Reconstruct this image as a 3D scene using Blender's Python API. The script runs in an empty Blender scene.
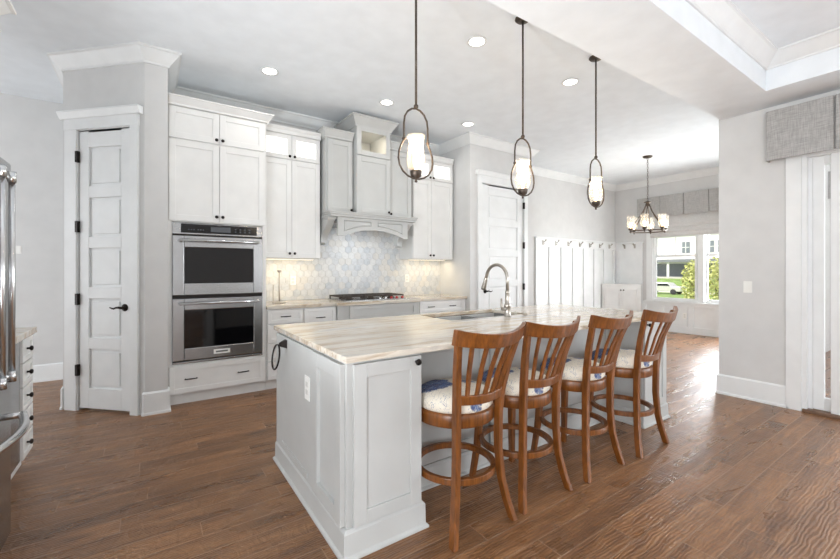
import bpy, bmesh, math, random
from mathutils import Vector, Matrix
random.seed(7)
S = bpy.context.scene
C = S.collection
PI = math.pi

# ------------------------------------------------------------------ camera, world, sun, area lights, exposure
FPX = 394.0
ANG = math.atan(575/FPX)                      # world +X lies this far to the right of the optical axis
cam = bpy.data.cameras.new('camera'); camo = bpy.data.objects.new('camera', cam); C.objects.link(camo)
cam.sensor_width = 36; cam.lens = FPX*36/840; cam.shift_y = -9.5/840; cam.clip_start = .02; cam.clip_end = 400
camo.location = (0, 0, 1.30); camo.rotation_euler = (PI/2, 0, -(PI/2-ANG))
S.camera = camo

w = bpy.data.worlds.new('World'); S.world = w; w.use_nodes = True
wn = w.node_tree.nodes; wl = w.node_tree.links
wbg = wn['Background']
sky = wn.new('ShaderNodeTexSky'); sky.sky_type = 'HOSEK_WILKIE'; sky.turbidity = 3.5
sky.sun_direction = (-.45, .35, .8)
wmix = wn.new('ShaderNodeMixRGB'); wmix.inputs[0].default_value = .6; wmix.inputs[2].default_value = (1, 1, 1, 1)
wl.new(sky.outputs[0], wmix.inputs[1]); wl.new(wmix.outputs[0], wbg.inputs[0]); wbg.inputs[1].default_value = 1.5

def sun(strength, direction):
    l = bpy.data.lights.new('sun', 'SUN'); l.energy = strength; l.angle = .02; l.color = (1, .95, .87)
    o = bpy.data.objects.new('sun', l); C.objects.link(o)
    o.rotation_euler = Vector(direction).to_track_quat('-Z', 'Y').to_euler()
sun(3.6, (.62, -.42, -.62))

def area(name, loc, direction, sx, sy, energy, color=(1, 1, 1), spread=PI):
    l = bpy.data.lights.new(name, 'AREA'); l.shape = 'RECTANGLE'; l.size = sx; l.size_y = sy
    l.energy = energy; l.color = color; l.spread = spread
    o = bpy.data.objects.new(name, l); C.objects.link(o)
    o.location = loc; o.rotation_euler = Vector(direction).to_track_quat('-Z', 'Z').to_euler()
    return o
DAY = (.92, .96, 1.0)
area('fill_rear_left', (-1.9, -5.05, 1.45), (.25, 1, 0), 2.8, 2.2, 50, DAY)  # unseen fill added behind the camera
area('fill_rear_right', (4.1, -5.05, 1.45), (-.2, 1, 0), 1.2, 2.2, 24, DAY)  # second added rear fill, kept clear of the oven glass reflection
area('daylight_patio_doors', (5.16, -1.2, 1.2), (-1, .1, 0), 3.0, 2.2, 115, DAY)
area('daylight_dining_window', (9.30, 2.38, 1.3), (-1, 0, -.12), 1.2, 1.3, 165, DAY)
area('fill_hall', (-3.9, 5.0, 1.45), (1, -.05, 0), 2.2, 2.2, 40, DAY)  # added fill for the pantry door; no hall window is built
area('fill_left', (-3.95, -1.6, 1.4), (1, .45, 0), 3.6, 2.2, 285, DAY)  # added fill from the left for the island end; the wall there is solid
# added fill spot left of the frame, aimed up to brighten the kitchen ceiling
fl_ = bpy.data.lights.new('ceiling_fill_spot', 'SPOT'); fl_.energy = 165; fl_.color = (.92, .96, 1); fl_.spot_size = 2.2; fl_.spot_blend = 1.0; fl_.shadow_soft_size = .15
flo = bpy.data.objects.new('ceiling_fill_spot', fl_); C.objects.link(flo); flo.location = (-.55, 1.35, .95)
flo.rotation_euler = Vector((.62, .25, .75)).to_track_quat('-Z', 'Z').to_euler()

S.view_settings.view_transform = 'Standard'
S.view_settings.look = 'None'
S.view_settings.gamma = 1.0
S.view_settings.use_curve_mapping = False
S.view_settings.exposure = 0.45

# ------------------------------------------------------------------ materials
def lin(c):
    return tuple(((v/255)/12.92 if v/255 <= .04045 else ((v/255+.055)/1.055)**2.4) for v in c)
def newmat(name):
    m = bpy.data.materials.new(name); m.use_nodes = True
    nt = m.node_tree; b = nt.nodes['Principled BSDF']
    return m, nt, nt.nodes, nt.links, b
def coords(nt, scale=(1, 1, 1), rot=(0, 0, 0), world=True):
    n = nt.nodes; l = nt.links
    mp = n.new('ShaderNodeMapping'); mp.inputs['Scale'].default_value = scale; mp.inputs['Rotation'].default_value = rot
    if world:
        g = n.new('ShaderNodeNewGeometry'); l.new(g.outputs['Position'], mp.inputs[0])
    else:
        g = n.new('ShaderNodeTexCoord'); l.new(g.outputs['Object'], mp.inputs[0])
    return mp.outputs[0]
def ramp(nt, stops, src):
    r = nt.nodes.new('ShaderNodeValToRGB'); e = r.color_ramp.elements
    while len(e) < len(stops): e.new(.5)
    for k, (p, c) in enumerate(stops):
        e[k].position = p; e[k].color = (*c, 1) if len(c) == 3 else c
    nt.links.new(src, r.inputs[0]); return r
def noise(nt, vec, scale, detail=3, rough=.5, dist=0):
    t = nt.nodes.new('ShaderNodeTexNoise'); t.inputs['Scale'].default_value = scale; t.inputs['Detail'].default_value = detail
    t.inputs['Roughness'].default_value = rough; t.inputs['Distortion'].default_value = dist
    nt.links.new(vec, t.inputs['Vector']); return t
def bump(nt, src, b, strength=.1, dist=.01, nrm=None):
    k = nt.nodes.new('ShaderNodeBump'); k.inputs['Strength'].default_value = strength; k.inputs['Distance'].default_value = dist
    nt.links.new(src, k.inputs['Height']); 
    if nrm: nt.links.new(nrm, k.inputs['Normal'])
    nt.links.new(k.outputs[0], b.inputs['Normal']); return k
def paint(name, rgb, rough=.5, metal=0., var=.03, nscale=6, bmp=0., scale=(1, 1, 1), spec=None, world=True, bscale=None):
    m, nt, n, l, b = newmat(name)
    v = coords(nt, scale, world=world); t = noise(nt, v, nscale, 4)
    c = lin(rgb)
    lo = tuple(max(0, x*(1-var)) for x in c); hi = tuple(min(1, x*(1+var)) for x in c)
    r = ramp(nt, [(.3, lo), (.7, hi)], t.outputs[0]); l.new(r.outputs[0], b.inputs['Base Color'])
    b.inputs['Roughness'].default_value = rough; b.inputs['Metallic'].default_value = metal
    if spec is not None: b.inputs['Specular IOR Level'].default_value = spec
    if bmp:
        t2 = noise(nt, v, bscale or nscale*12, 3); bump(nt, t2.outputs[0], b, bmp, .004)
    return m
M = {}
M['wall'] = paint('wall_paint', (215, 215, 214), .8, bmp=.05)
M['ceil'] = paint('ceiling_paint', (236, 241, 245), .9, bmp=.05)
M['trim'] = paint('trim_white', (235, 237, 237), .42)
M['white'] = paint('cabinet_white', (232, 232, 230), .4)
M['grey'] = paint('cabinet_grey', (191, 192, 190), .42)
M['recess'] = paint('toe_white', (225, 225, 223), .5)
M['bronze'] = paint('oiled_bronze', (38, 33, 31), .38, .7, .2, 40)
M['iron'] = paint('weathered_iron', (84, 74, 66), .45, .75, .3, 30)
M['steel'] = paint('brushed_steel', (176, 177, 178), .27, 1., .06, 8, .03, (1, 1, 60))
M['steelv'] = paint('brushed_steel_handle', (205, 206, 207), .22, 1., .04, 8, .02, (60, 60, 1))
M['steeld'] = paint('dark_steel', (120, 122, 124), .33, 1., .06, 8, .03, (1, 60, 1))
M['nickel'] = paint('brushed_nickel', (178, 172, 164), .28, 1., .05, 30)
M['blackglass'] = paint('black_oven_glass', (14, 14, 16), .06, 0, .1, 3, spec=.6)
M['blackpanel'] = paint('black_control_glass', (22, 22, 24), .15, 0, .1, 3)
M['display'] = paint('display_grey', (86, 90, 96), .25)
M['castiron'] = paint('cast_iron', (70, 62, 56), .55, .4, .2, 40)
M['red'] = paint('red_knob', (170, 34, 40), .3)
M['plate'] = paint('plastic_white', (242, 242, 238), .35)
M['slot'] = paint('slot_grey', (218, 218, 214), .5)
M['dark'] = paint('dark_gap', (46, 42, 40), .8)
M['rubber'] = paint('vinyl_sill', (120, 92, 72), .5, nscale=20, var=.15)

def fabric(name, rgb, var=.16, s=(90, 90, 160)):
    m, nt, n, l, b = newmat(name)
    v = coords(nt, s); a = noise(nt, v, 1, 2)
    v2 = coords(nt, (14, 14, 220)); a2 = noise(nt, v2, 1, 2)
    v3 = coords(nt, (180, 180, 10)); a3 = noise(nt, v3, 1, 2)
    mx = n.new('ShaderNodeMath'); mx.operation = 'ADD'; l.new(a2.outputs[0], mx.inputs[0]); l.new(a3.outputs[0], mx.inputs[1])
    m2 = n.new('ShaderNodeMath'); m2.operation = 'MULTIPLY'; m2.inputs[1].default_value = .5; l.new(mx.outputs[0], m2.inputs[0])
    c = lin(rgb)
    r = ramp(nt, [(.36, tuple(x*(1-var*2) for x in c)), (.64, tuple(min(1, x*(1+var*2)) for x in c))], m2.outputs[0])
    l.new(r.outputs[0], b.inputs['Base Color']); b.inputs['Roughness'].default_value = .95
    bump(nt, m2.outputs[0], b, .15, .003)
    return m
M['linen'] = fabric('grey_linen', (172, 171, 169), .12)
M['linenl'] = fabric('pale_linen', (190, 188, 185), .05)
M['roman'] = fabric('roman_shade_fabric', (205, 204, 202), .05)

def wood(name, base, dark, rough=.35, s=(5, 5, 1.0)):
    m, nt, n, l, b = newmat(name)
    v = coords(nt, s, world=False); t = noise(nt, v, 7, 5, .6, .6)
    v2 = coords(nt, (40, 40, 3), world=False); t2 = noise(nt, v2, 3, 4)
    mx = n.new('ShaderNodeMixRGB'); mx.inputs[0].default_value = .4; l.new(t.outputs[0], mx.inputs[1]); l.new(t2.outputs[0], mx.inputs[2])
    r = ramp(nt, [(.35, lin(dark)), (.62, lin(base))], mx.outputs[0]); l.new(r.outputs[0], b.inputs['Base Color'])
    b.inputs['Roughness'].default_value = rough; b.inputs['Coat Weight'].default_value = .25; b.inputs['Coat Roughness'].default_value = .2
    return m
M['cherry'] = wood('cherry_stained_wood', (134, 78, 27), (86, 47, 14), .38)

def floor_mat():
    m, nt, n, l, b = newmat('hickory_planks')
    g = n.new('ShaderNodeNewGeometry')
    # every row of planks is slid along by its own random amount
    sp0 = n.new('ShaderNodeSeparateXYZ'); l.new(g.outputs['Position'], sp0.inputs[0])
    yy = n.new('ShaderNodeMath'); yy.operation = 'SUBTRACT'; yy.inputs[1].default_value = .040; l.new(sp0.outputs[1], yy.inputs[0])
    rw = n.new('ShaderNodeMath'); rw.operation = 'DIVIDE'; rw.inputs[1].default_value = .134; l.new(yy.outputs[0], rw.inputs[0])
    fl_ = n.new('ShaderNodeMath'); fl_.operation = 'FLOOR'; l.new(rw.outputs[0], fl_.inputs[0])
    wn_ = n.new('ShaderNodeTexWhiteNoise'); wn_.noise_dimensions = '1D'; l.new(fl_.outputs[0], wn_.inputs['W'])
    xs0 = n.new('ShaderNodeMath'); xs0.operation = 'MULTIPLY_ADD'; xs0.inputs[1].default_value = 5.3; l.new(wn_.outputs['Value'], xs0.inputs[0]); l.new(sp0.outputs[0], xs0.inputs[2])
    cb0 = n.new('ShaderNodeCombineXYZ'); l.new(xs0.outputs[0], cb0.inputs[0]); l.new(yy.outputs[0], cb0.inputs[1])
    br = n.new('ShaderNodeTexBrick'); br.offset = 0; br.squash = 1
    br.inputs['Scale'].default_value = 1; br.inputs['Brick Width'].default_value = 1.25; br.inputs['Row Height'].default_value = .134
    br.inputs['Mortar Size'].default_value = .0028; br.inputs['Mortar Smooth'].default_value = .15; br.inputs['Bias'].default_value = 0
    br.inputs['Color1'].default_value = (0, 0, 0, 1); br.inputs['Color2'].default_value = (1, 1, 1, 1); br.inputs['Mortar'].default_value = (.5, .5, .5, 1)
    l.new(cb0.outputs[0], br.inputs['Vector'])
    # shift the grain of every plank by its own random value
    sep = n.new('ShaderNodeSeparateXYZ'); l.new(g.outputs['Position'], sep.inputs[0])
    ad = n.new('ShaderNodeMath'); ad.operation = 'MULTIPLY_ADD'; ad.inputs[1].default_value = 23.
    l.new(br.outputs['Color'], ad.inputs[0]); l.new(sep.outputs[0], ad.inputs[2])
    cmb = n.new('ShaderNodeCombineXYZ'); l.new(ad.outputs[0], cmb.inputs[0]); l.new(sep.outputs[1], cmb.inputs[1]); l.new(ad.outputs[0], cmb.inputs[2])
    def mapped(sc):
        mp = n.new('ShaderNodeMapping'); mp.inputs['Scale'].default_value = sc; l.new(cmb.outputs[0], mp.inputs[0]); return mp.outputs[0]
    gr = noise(nt, mapped((3.0, 20, .3)), 1, 8, .7, .7)
    fine = noise(nt, mapped((26, 150, .3)), 1, 4, .7)
    big = noise(nt, mapped((1.2, 5, .3)), 1, 3, .5, 1.2)
    grc = ramp(nt, [(.28, lin((96, 64, 40))), (.5, lin((140, 100, 67))), (.72, lin((172, 128, 89)))], gr.outputs[0])
    pl = ramp(nt, [(0, (.76, .74, .73)), (.5, (.95, .94, .93)), (1, (1.14, 1.12, 1.1))], br.outputs['Color'])
    m1 = n.new('ShaderNodeMixRGB'); m1.blend_type = 'MULTIPLY'; m1.inputs[0].default_value = 1; l.new(grc.outputs[0], m1.inputs[1]); l.new(pl.outputs[0], m1.inputs[2])
    bg = ramp(nt, [(.3, (.78, .77, .76)), (.7, (1.12, 1.12, 1.12))], big.outputs[0])
    m2 = n.new('ShaderNodeMixRGB'); m2.blend_type = 'MULTIPLY'; m2.inputs[0].default_value = 1; l.new(m1.outputs[0], m2.inputs[1]); l.new(bg.outputs[0], m2.inputs[2])
    fn = ramp(nt, [(.35, (.86, .86, .86)), (.65, (1.08, 1.08, 1.08))], fine.outputs[0])
    m3 = n.new('ShaderNodeMixRGB'); m3.blend_type = 'MULTIPLY'; m3.inputs[0].default_value = 1; l.new(m2.outputs[0], m3.inputs[1]); l.new(fn.outputs[0], m3.inputs[2])
    seam = n.new('ShaderNodeMixRGB'); l.new(br.outputs['Fac'], seam.inputs[0]); l.new(m3.outputs[0], seam.inputs[1]); seam.inputs[2].default_value = (*lin((160, 126, 98)), 1)
    l.new(seam.outputs[0], b.inputs['Base Color'])
    rr = ramp(nt, [(.3, (.24,)*3), (.7, (.36,)*3)], big.outputs[0]); l.new(rr.outputs[0], b.inputs['Roughness'])
    # hand scraped surface: ripples across the grain, contour-like rings, bevelled seams
    rip = noise(nt, mapped((16, 7, .3)), 1, 2, .5, 1.5)
    wv = n.new('ShaderNodeTexWave'); wv.wave_type = 'RINGS'; wv.inputs['Scale'].default_value = 1.5; wv.inputs['Distortion'].default_value = 9; wv.inputs['Detail'].default_value = 3; wv.inputs['Detail Scale'].default_value = .8
    l.new(mapped((6, 14, .3)), wv.inputs['Vector'])
    mw = n.new('ShaderNodeMath'); mw.operation = 'MULTIPLY_ADD'; mw.inputs[1].default_value = .22; l.new(wv.outputs['Fac'], mw.inputs[0]); l.new(rip.outputs[0], mw.inputs[2])
    ma = n.new('ShaderNodeMath'); ma.operation = 'MULTIPLY_ADD'; ma.inputs[1].default_value = -1.0; l.new(br.outputs['Fac'], ma.inputs[0]); l.new(mw.outputs[0], ma.inputs[2])
    bump(nt, ma.outputs[0], b, .75, .008)
    b.inputs['Specular IOR Level'].default_value = .55
    return m
M['floor'] = floor_mat()

def stone_mat():
    m, nt, n, l, b = newmat('quartzite')
    v = coords(nt, (.55, 5.2, 3.0), (0, 0, .05)); a = noise(nt, v, 1.6, 7, .6, 1.3)
    r = ramp(nt, [(.28, lin((158, 160, 162))), (.39, lin((214, 206, 194))), (.48, lin((226, 218, 204))), (.545, lin((184, 164, 138))), (.60, lin((222, 212, 196))), (.70, lin((204, 184, 152))), (.8, lin((176, 160, 142)))], a.outputs[0])
    v2 = coords(nt, (3, 16, 12)); a2 = noise(nt, v2, 2, 5, .65, .8)
    r2 = ramp(nt, [(.35, (.70, .71, .74)), (.6, (1.03, 1.03, 1.03))], a2.outputs[0])
    mx = n.new('ShaderNodeMixRGB'); mx.blend_type = 'MULTIPLY'; mx.inputs[0].default_value = .55; l.new(r.outputs[0], mx.inputs[1]); l.new(r2.outputs[0], mx.inputs[2])
    l.new(mx.outputs[0], b.inputs['Base Color']); b.inputs['Roughness'].default_value = .13
    b.inputs['Specular IOR Level'].default_value = .55
    return m
M['stone'] = stone_mat()

def marble(name, rgb, var):
    m, nt, n, l, b = newmat(name)
    v = coords(nt, (1, 1, 1)); a = noise(nt, v, 14, 6, .65, 1.5)
    c = lin(rgb)
    r = ramp(nt, [(.3, tuple(x*(1-var) for x in c)), (.52, c), (.75, tuple(min(1, x*1.08) for x in c))], a.outputs[0])
    l.new(r.outputs[0], b.inputs['Base Color']); b.inputs['Roughness'].default_value = .22
    return m
HEX = [marble('hex_marble_white', (222, 222, 220), .12), marble('hex_marble_pale', (212, 214, 215), .16), marble('hex_marble_grey', (202, 206, 209), .18), marble('hex_marble_warm', (218, 216, 211), .12)]
M['grout'] = paint('grout', (205, 203, 198), .8)

def cushion_mat():
    m, nt, n, l, b = newmat('coral_print_fabric')
    v = coords(nt, (1, 1, 1), world=False)
    nz = n.new('ShaderNodeTexNoise'); nz.inputs['Scale'].default_value = 9; nz.inputs['Detail'].default_value = 5; nz.inputs['Roughness'].default_value = .65; l.new(v, nz.inputs['Vector'])
    off = n.new('ShaderNodeVectorMath'); off.operation = 'MULTIPLY_ADD'; off.inputs[1].default_value = (.20, .20, 0); off.inputs[2].default_value = (-.10, -.10, 0)
    l.new(nz.outputs['Color'], off.inputs[0])
    wp = n.new('ShaderNodeVectorMath'); wp.operation = 'ADD'; l.new(v, wp.inputs[0]); l.new(off.outputs[0], wp.inputs[1])
    def blob(c, r):
        d = n.new('ShaderNodeVectorMath'); d.operation = 'DISTANCE'; d.inputs[1].default_value = c; l.new(wp.outputs[0], d.inputs[0])
        return ramp(nt, [(r, (1, 1, 1)), (r+.008, (0, 0, 0))], d.outputs['Value']).outputs[0]
    def mixv(a_, b_, mode, f=1):
        q = n.new('ShaderNodeMixRGB'); q.blend_type = mode; q.inputs[0].default_value = f; l.new(a_, q.inputs[1]); l.new(b_, q.inputs[2]); return q.outputs[0]
    strands = noise(nt, v, 42, 4, .7, 3); st = ramp(nt, [(.40, (.6,)*3), (.47, (1, 1, 1)), (.56, (.9,)*3)], strands.outputs[0]).outputs[0]
    coral = mixv(blob((-.09, .09, .66), .112), st, 'MULTIPLY')
    coral2 = mixv(blob((-.02, -.20, .62), .026), st, 'MULTIPLY')
    b2 = noise(nt, v, 10, 2, .5, 3.0)
    lines = ramp(nt, [(.486, (0, 0, 0)), (.496, (.9,)*3), (.506, (0, 0, 0))], b2.outputs[0]).outputs[0]
    gate = noise(nt, v, 5, 1); gt = ramp(nt, [(.50, (0, 0, 0)), (.54, (1, 1, 1))], gate.outputs[0]).outputs[0]
    scr = mixv(lines, gt, 'MULTIPLY')
    al = mixv(mixv(coral, coral2, 'LIGHTEN'), scr, 'LIGHTEN')
    tone = noise(nt, v, 30, 3); blue = ramp(nt, [(.4, lin((26, 54, 112))), (.6, lin((62, 98, 152)))], tone.outputs[0])
    grey = mixv(blob((.11, .02, .67), .05), st, 'MULTIPLY')
    m1 = n.new('ShaderNodeMixRGB'); l.new(grey, m1.inputs[0]); m1.inputs[1].default_value = (*lin((232, 224, 208)), 1); m1.inputs[2].default_value = (*lin((128, 136, 158)), 1)
    mx = n.new('ShaderNodeMixRGB'); l.new(al, mx.inputs[0]); l.new(m1.outputs[0], mx.inputs[1]); l.new(blue.outputs[0], mx.inputs[2])
    l.new(mx.outputs[0], b.inputs['Base Color']); b.inputs['Roughness'].default_value = .85
    return m
M['cushion'] = cushion_mat()

def glass_mat(name, gloss=.08, tint=(1, 1, 1), rough=.02, bmp=0):
    m = bpy.data.materials.new(name); m.use_nodes = True; nt = m.node_tree; n = nt.nodes; l = nt.links
    n.remove(n['Principled BSDF']); out = n['Material Output']
    t = n.new('ShaderNodeBsdfTransparent'); t.inputs[0].default_value = (*tint, 1)
    g = n.new('ShaderNodeBsdfGlossy'); g.inputs['Roughness'].default_value = rough
    mx = n.new('ShaderNodeMixShader')
    lw = n.new('ShaderNodeLayerWeight'); lw.inputs['Blend'].default_value = .25
    mul = n.new('ShaderNodeMath'); mul.operation = 'MULTIPLY_ADD'; mul.inputs[1].default_value = .22; mul.inputs[2].default_value = gloss
    l.new(lw.outputs['Fresnel'], mul.inputs[0])
    if bmp:
        v = coords(nt, (1, 1, 1), world=False); t2 = noise(nt, v, 160, 2)
        k = n.new('ShaderNodeBump'); k.inputs['Strength'].default_value = bmp; k.inputs['Distance'].default_value = .004
        l.new(t2.outputs[0], k.inputs['Height']); l.new(k.outputs[0], g.inputs['Normal'])
    l.new(mul.outputs[0], mx.inputs[0]); l.new(t.outputs[0], mx.inputs[1]); l.new(g.outputs[0], mx.inputs[2]); l.new(mx.outputs[0], out.inputs[0])
    return m
M['glass'] = glass_mat('window_glass', .03)
M['seeded'] = glass_mat('seeded_glass', .10, (.97, .96, .94), 0.12, .05)
_nt = M['seeded'].node_tree; _tr = _nt.nodes.new('ShaderNodeBsdfTranslucent'); _tr.inputs[0].default_value = (1, .95, .88, 1)
_mx = _nt.nodes.new('ShaderNodeMixShader'); _mx.inputs[0].default_value = .16; _out = _nt.nodes['Material Output']; _src = _out.inputs[0].links[0].from_socket
_nt.links.new(_src, _mx.inputs[1]); _nt.links.new(_tr.outputs[0], _mx.inputs[2]); _nt.links.new(_mx.outputs[0], _out.inputs[0])
def emit(name, col, strength):
    m, nt, n, l, b = newmat(name)
    b.inputs['Base Color'].default_value = (*col, 1); b.inputs['Emission Color'].default_value = (*col, 1); b.inputs['Emission Strength'].default_value = strength
    b.inputs['Roughness'].default_value = .6
    return m
M['bulb'] = emit('lit_bulb', (1, .72, .42), 7)
M['flame'] = emit('lit_candle_bulb', (1, .76, .5), 9)
M['led'] = emit('lit_downlight', (1, .96, .9), 5)
M['ledwarm'] = emit('lit_led_strip', (1, .86, .62), 3)
M['glowpane'] = emit('glowing_frosted_pane', (1, .99, .96), .75)  # pane itself glows, standing in for lamps inside the cabinet

# ------------------------------------------------------------------ mesh builder
class MB:
    def __init__(s): s.bm = bmesh.new(); s.mi = 0
    def hexa(s, p):
        v = [s.bm.verts.new(q) for q in p]
        for f in ((0, 1, 2, 3), (4, 7, 6, 5), (0, 4, 5, 1), (1, 5, 6, 2), (2, 6, 7, 3), (3, 7, 4, 0)):
            fc = s.bm.faces.new([v[i] for i in f]); fc.material_index = s.mi
        return s
    def box(s, x0, x1, y0, y1, z0, z1):
        return s.hexa([(x0, y0, z0), (x1, y0, z0), (x1, y1, z0), (x0, y1, z0), (x0, y0, z1), (x1, y0, z1), (x1, y1, z1), (x0, y1, z1)])
    def fb(s, fr, a0, a1, w0, w1, z0, z1):
        o, u, n = fr
        P = lambda a, w_, z: o+u*a+n*w_+Vector((0, 0, z))
        return s.hexa([P(a0, w0, z0), P(a1, w0, z0), P(a1, w1, z0), P(a0, w1, z0), P(a0, w0, z1), P(a1, w0, z1), P(a1, w1, z1), P(a0, w1, z1)])
    def prism(s, pts, d):
        """closed polygon pts (3-D) extruded by vector d"""
        a = [s.bm.verts.new(p) for p in pts]; b = [s.bm.verts.new(Vector(p)+Vector(d)) for p in pts]
        n = len(a)
        f1 = s.bm.faces.new(a); f2 = s.bm.faces.new(b[::-1]); f1.material_index = f2.material_index = s.mi
        for i in range(n):
            f = s.bm.faces.new((a[i], a[(i+1) % n], b[(i+1) % n], b[i])); f.material_index = s.mi
        return s
    def lathe(s, prof, o, axis=(0, 0, 1), n=24, cap=True):
        ax = Vector(axis).normalized(); q = ax.to_track_quat('Z', 'Y'); o = Vector(o)
        rings = []
        for r, h in prof:
            rings.append([s.bm.verts.new(o+q @ Vector((r*math.cos(2*PI*k/n), r*math.sin(2*PI*k/n), h))) for k in range(n)])
        for A, B in zip(rings, rings[1:]):
            for k in range(n):
                f = s.bm.faces.new((A[k], A[(k+1) % n], B[(k+1) % n], B[k])); f.material_index = s.mi; f.smooth = True
        if cap:
            for R in (rings[0], rings[-1]):
                f = s.bm.faces.new(R); f.material_index = s.mi
        return s
    def cyl(s, p0, p1, r, n=16, r1=None):
        p0 = Vector(p0); p1 = Vector(p1)
        return s.lathe([(r, 0), (r if r1 is None else r1, (p1-p0).length)], p0, p1-p0, n)
    def tube(s, pts, r, n=8, closed=False, flat=None):
        pts = [Vector(p) for p in pts]; N = len(pts); rings = []
        t0 = (pts[1]-pts[0]).normalized(); up = Vector((0, 0, 1)) if abs(t0.z) < .9 else Vector((1, 0, 0))
        prevn = None
        for i, p in enumerate(pts):
            if closed: t = (pts[(i+1) % N]-pts[i-1]).normalized()
            else: t = (pts[min(i+1, N-1)]-pts[max(i-1, 0)]).normalized()
            a = up-t*up.dot(t) if prevn is None else prevn-t*prevn.dot(t)
            a.normalize(); prevn = a; b = t.cross(a)
            rr = r[i] if isinstance(r, (list, tuple)) else r
            ra, rb = (rr, rr) if flat is None else flat
            rings.append([s.bm.verts.new(p+a*ra*math.cos(2*PI*k/n)+b*rb*math.sin(2*PI*k/n)) for k in range(n)])
        pairs = list(zip(rings, rings[1:]))+([(rings[-1], rings[0])] if closed else [])
        for A, B in pairs:
            for k in range(n):
                f = s.bm.faces.new((A[k], A[(k+1) % n], B[(k+1) % n], B[k])); f.material_index = s.mi; f.smooth = True
        if not closed:
            for R in (rings[0], rings[-1]): s.bm.faces.new(R).material_index = s.mi
        return s
    def rectsweep(s, pts, wx, wy, rot=0):
        """near-vertical member: horizontal rectangle sections at every point; wx, wy numbers or lists"""
        rings = []
        for i, p in enumerate(pts):
            a = wx[i] if isinstance(wx, (list, tuple)) else wx; b = wy[i] if isinstance(wy, (list, tuple)) else wy
            c, sn = math.cos(rot), math.sin(rot)
            rings.append([s.bm.verts.new((p[0]+x*c-y*sn, p[1]+x*sn+y*c, p[2])) for x, y in ((-a/2, -b/2), (a/2, -b/2), (a/2, b/2), (-a/2, b/2))])
        for A, B in zip(rings, rings[1:]):
            for k in range(4): s.bm.faces.new((A[k], A[(k+1) % 4], B[(k+1) % 4], B[k])).material_index = s.mi
        for R in (rings[0], rings[-1]): s.bm.faces.new(R).material_index = s.mi
        return s
    def sweep(s, path, prof, closed=False):
        """moulding: prof = closed polygon of (out, z); path = list of (x, y); out is to the RIGHT of travel; mitred"""
        P = [Vector(p) for p in path]; N = len(P); rings = []
        for i in range(N):
            def nrm(a, b):
                d = (b-a).normalized(); return Vector((d.y, -d.x))
            if closed: n1 = nrm(P[i-1], P[i]); n2 = nrm(P[i], P[(i+1) % N])
            else:
                n1 = nrm(P[i-1], P[i]) if i > 0 else nrm(P[0], P[1])
                n2 = nrm(P[i], P[i+1]) if i < N-1 else n1
            m = (n1+n2).normalized(); k = 1/max(.2, m.dot(n1))
            rings.append([s.bm.verts.new((P[i].x+m.x*k*o, P[i].y+m.y*k*o, z)) for o, z in prof])
        pairs = list(zip(rings, rings[1:]))+([(rings[-1], rings[0])] if closed else [])
        q = len(prof)
        for A, B in pairs:
            for k in range(q): s.bm.faces.new((A[k], A[(k+1) % q], B[(k+1) % q], B[k])).material_index = s.mi
        if not closed:
            for R in (rings[0], rings[-1]): s.bm.faces.new(R).material_index = s.mi
        return s
    def sphere(s, o, r, sc=(1, 1, 1), n=16):
        m = Matrix.Translation(Vector(o)) @ Matrix.Diagonal((r*sc[0], r*sc[1], r*sc[2], 1))
        res = bmesh.ops.create_uvsphere(s.bm, u_segments=n, v_segments=n//2, radius=1, matrix=m)
        for v in res['verts']:
            for f in v.link_faces: f.smooth = True; f.material_index = s.mi
        return s
    def build(s, name, mat, parent=None, bev=0., loc=None):
        bmesh.ops.recalc_face_normals(s.bm, faces=s.bm.faces[:])
        off = Vector((0, 0, 0))
        if parent is not None:
            p = parent
            while p is not None: off += p.location; p = p.parent
        elif loc is not None: off = Vector(loc)
        me = bpy.data.meshes.new(name)
        for v in s.bm.verts: v.co -= off
        s.bm.to_mesh(me); s.bm.free()
        for m in (mat if isinstance(mat, list) else [mat]): me.materials.append(m)
        o = bpy.data.objects.new(name, me); C.objects.link(o)
        if parent is not None: o.parent = parent
        elif loc is not None: o.location = loc
        if bev:
            b = o.modifiers.new('bevel', 'BEVEL'); b.width = bev; b.segments = 2; b.limit_method = 'ANGLE'; b.angle_limit = .7
        return o
def tag(o, label, cat, group=None):
    o['label'] = label; o['category'] = cat
    if group: o['group'] = group
    return o
def thing(name, label, cat, loc, group=None):
    o = bpy.data.objects.new(name, None); o.empty_display_size = .1; C.objects.link(o); o.location = loc
    return tag(o, label, cat, group)
def struct(name, mb, mat, bev=0., parent=None):
    o = mb.build(name, mat, parent, bev)
    if parent is None: o['kind'] = 'structure'
    return o
def frame(o, u, n): return (Vector(o), Vector(u).normalized(), Vector(n).normalized())
def FY(y): return frame((0, y, 0), (1, 0, 0), (0, -1, 0))       # faces the camera side (-Y)
def FX(x, s=1): return frame((x, 0, 0), (0, 1, 0), (s, 0, 0))   # faces +X (s=1) or -X
def shaker(mb, fr, a0, a1, z0, z1, w0=0., t=.021, rail=.058, rec=.010):
    mb.fb(fr, a0, a0+rail, w0, w0+t, z0, z1).fb(fr, a1-rail, a1, w0, w0+t, z0, z1)
    mb.fb(fr, a0+rail, a1-rail, w0, w0+t, z0, z0+rail).fb(fr, a0+rail, a1-rail, w0, w0+t, z1-rail, z1)
    mb.fb(fr, a0+rail-.002, a1-rail+.002, w0, w0+t-rec, z0+rail-.002, z1-rail+.002)
    return mb
def at(fr, a, w_, z): return fr[0]+fr[1]*a+fr[2]*w_+Vector((0, 0, z))
def knob(fr, a, z, w0, parent):
    MB().lathe([(.007, 0), (.006, .012), (.013, .016), (.0165, .022), (.014, .029), (.004, .032)], at(fr, a, w0, z), fr[2], 14).build('knob', M['bronze'], parent)
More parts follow.
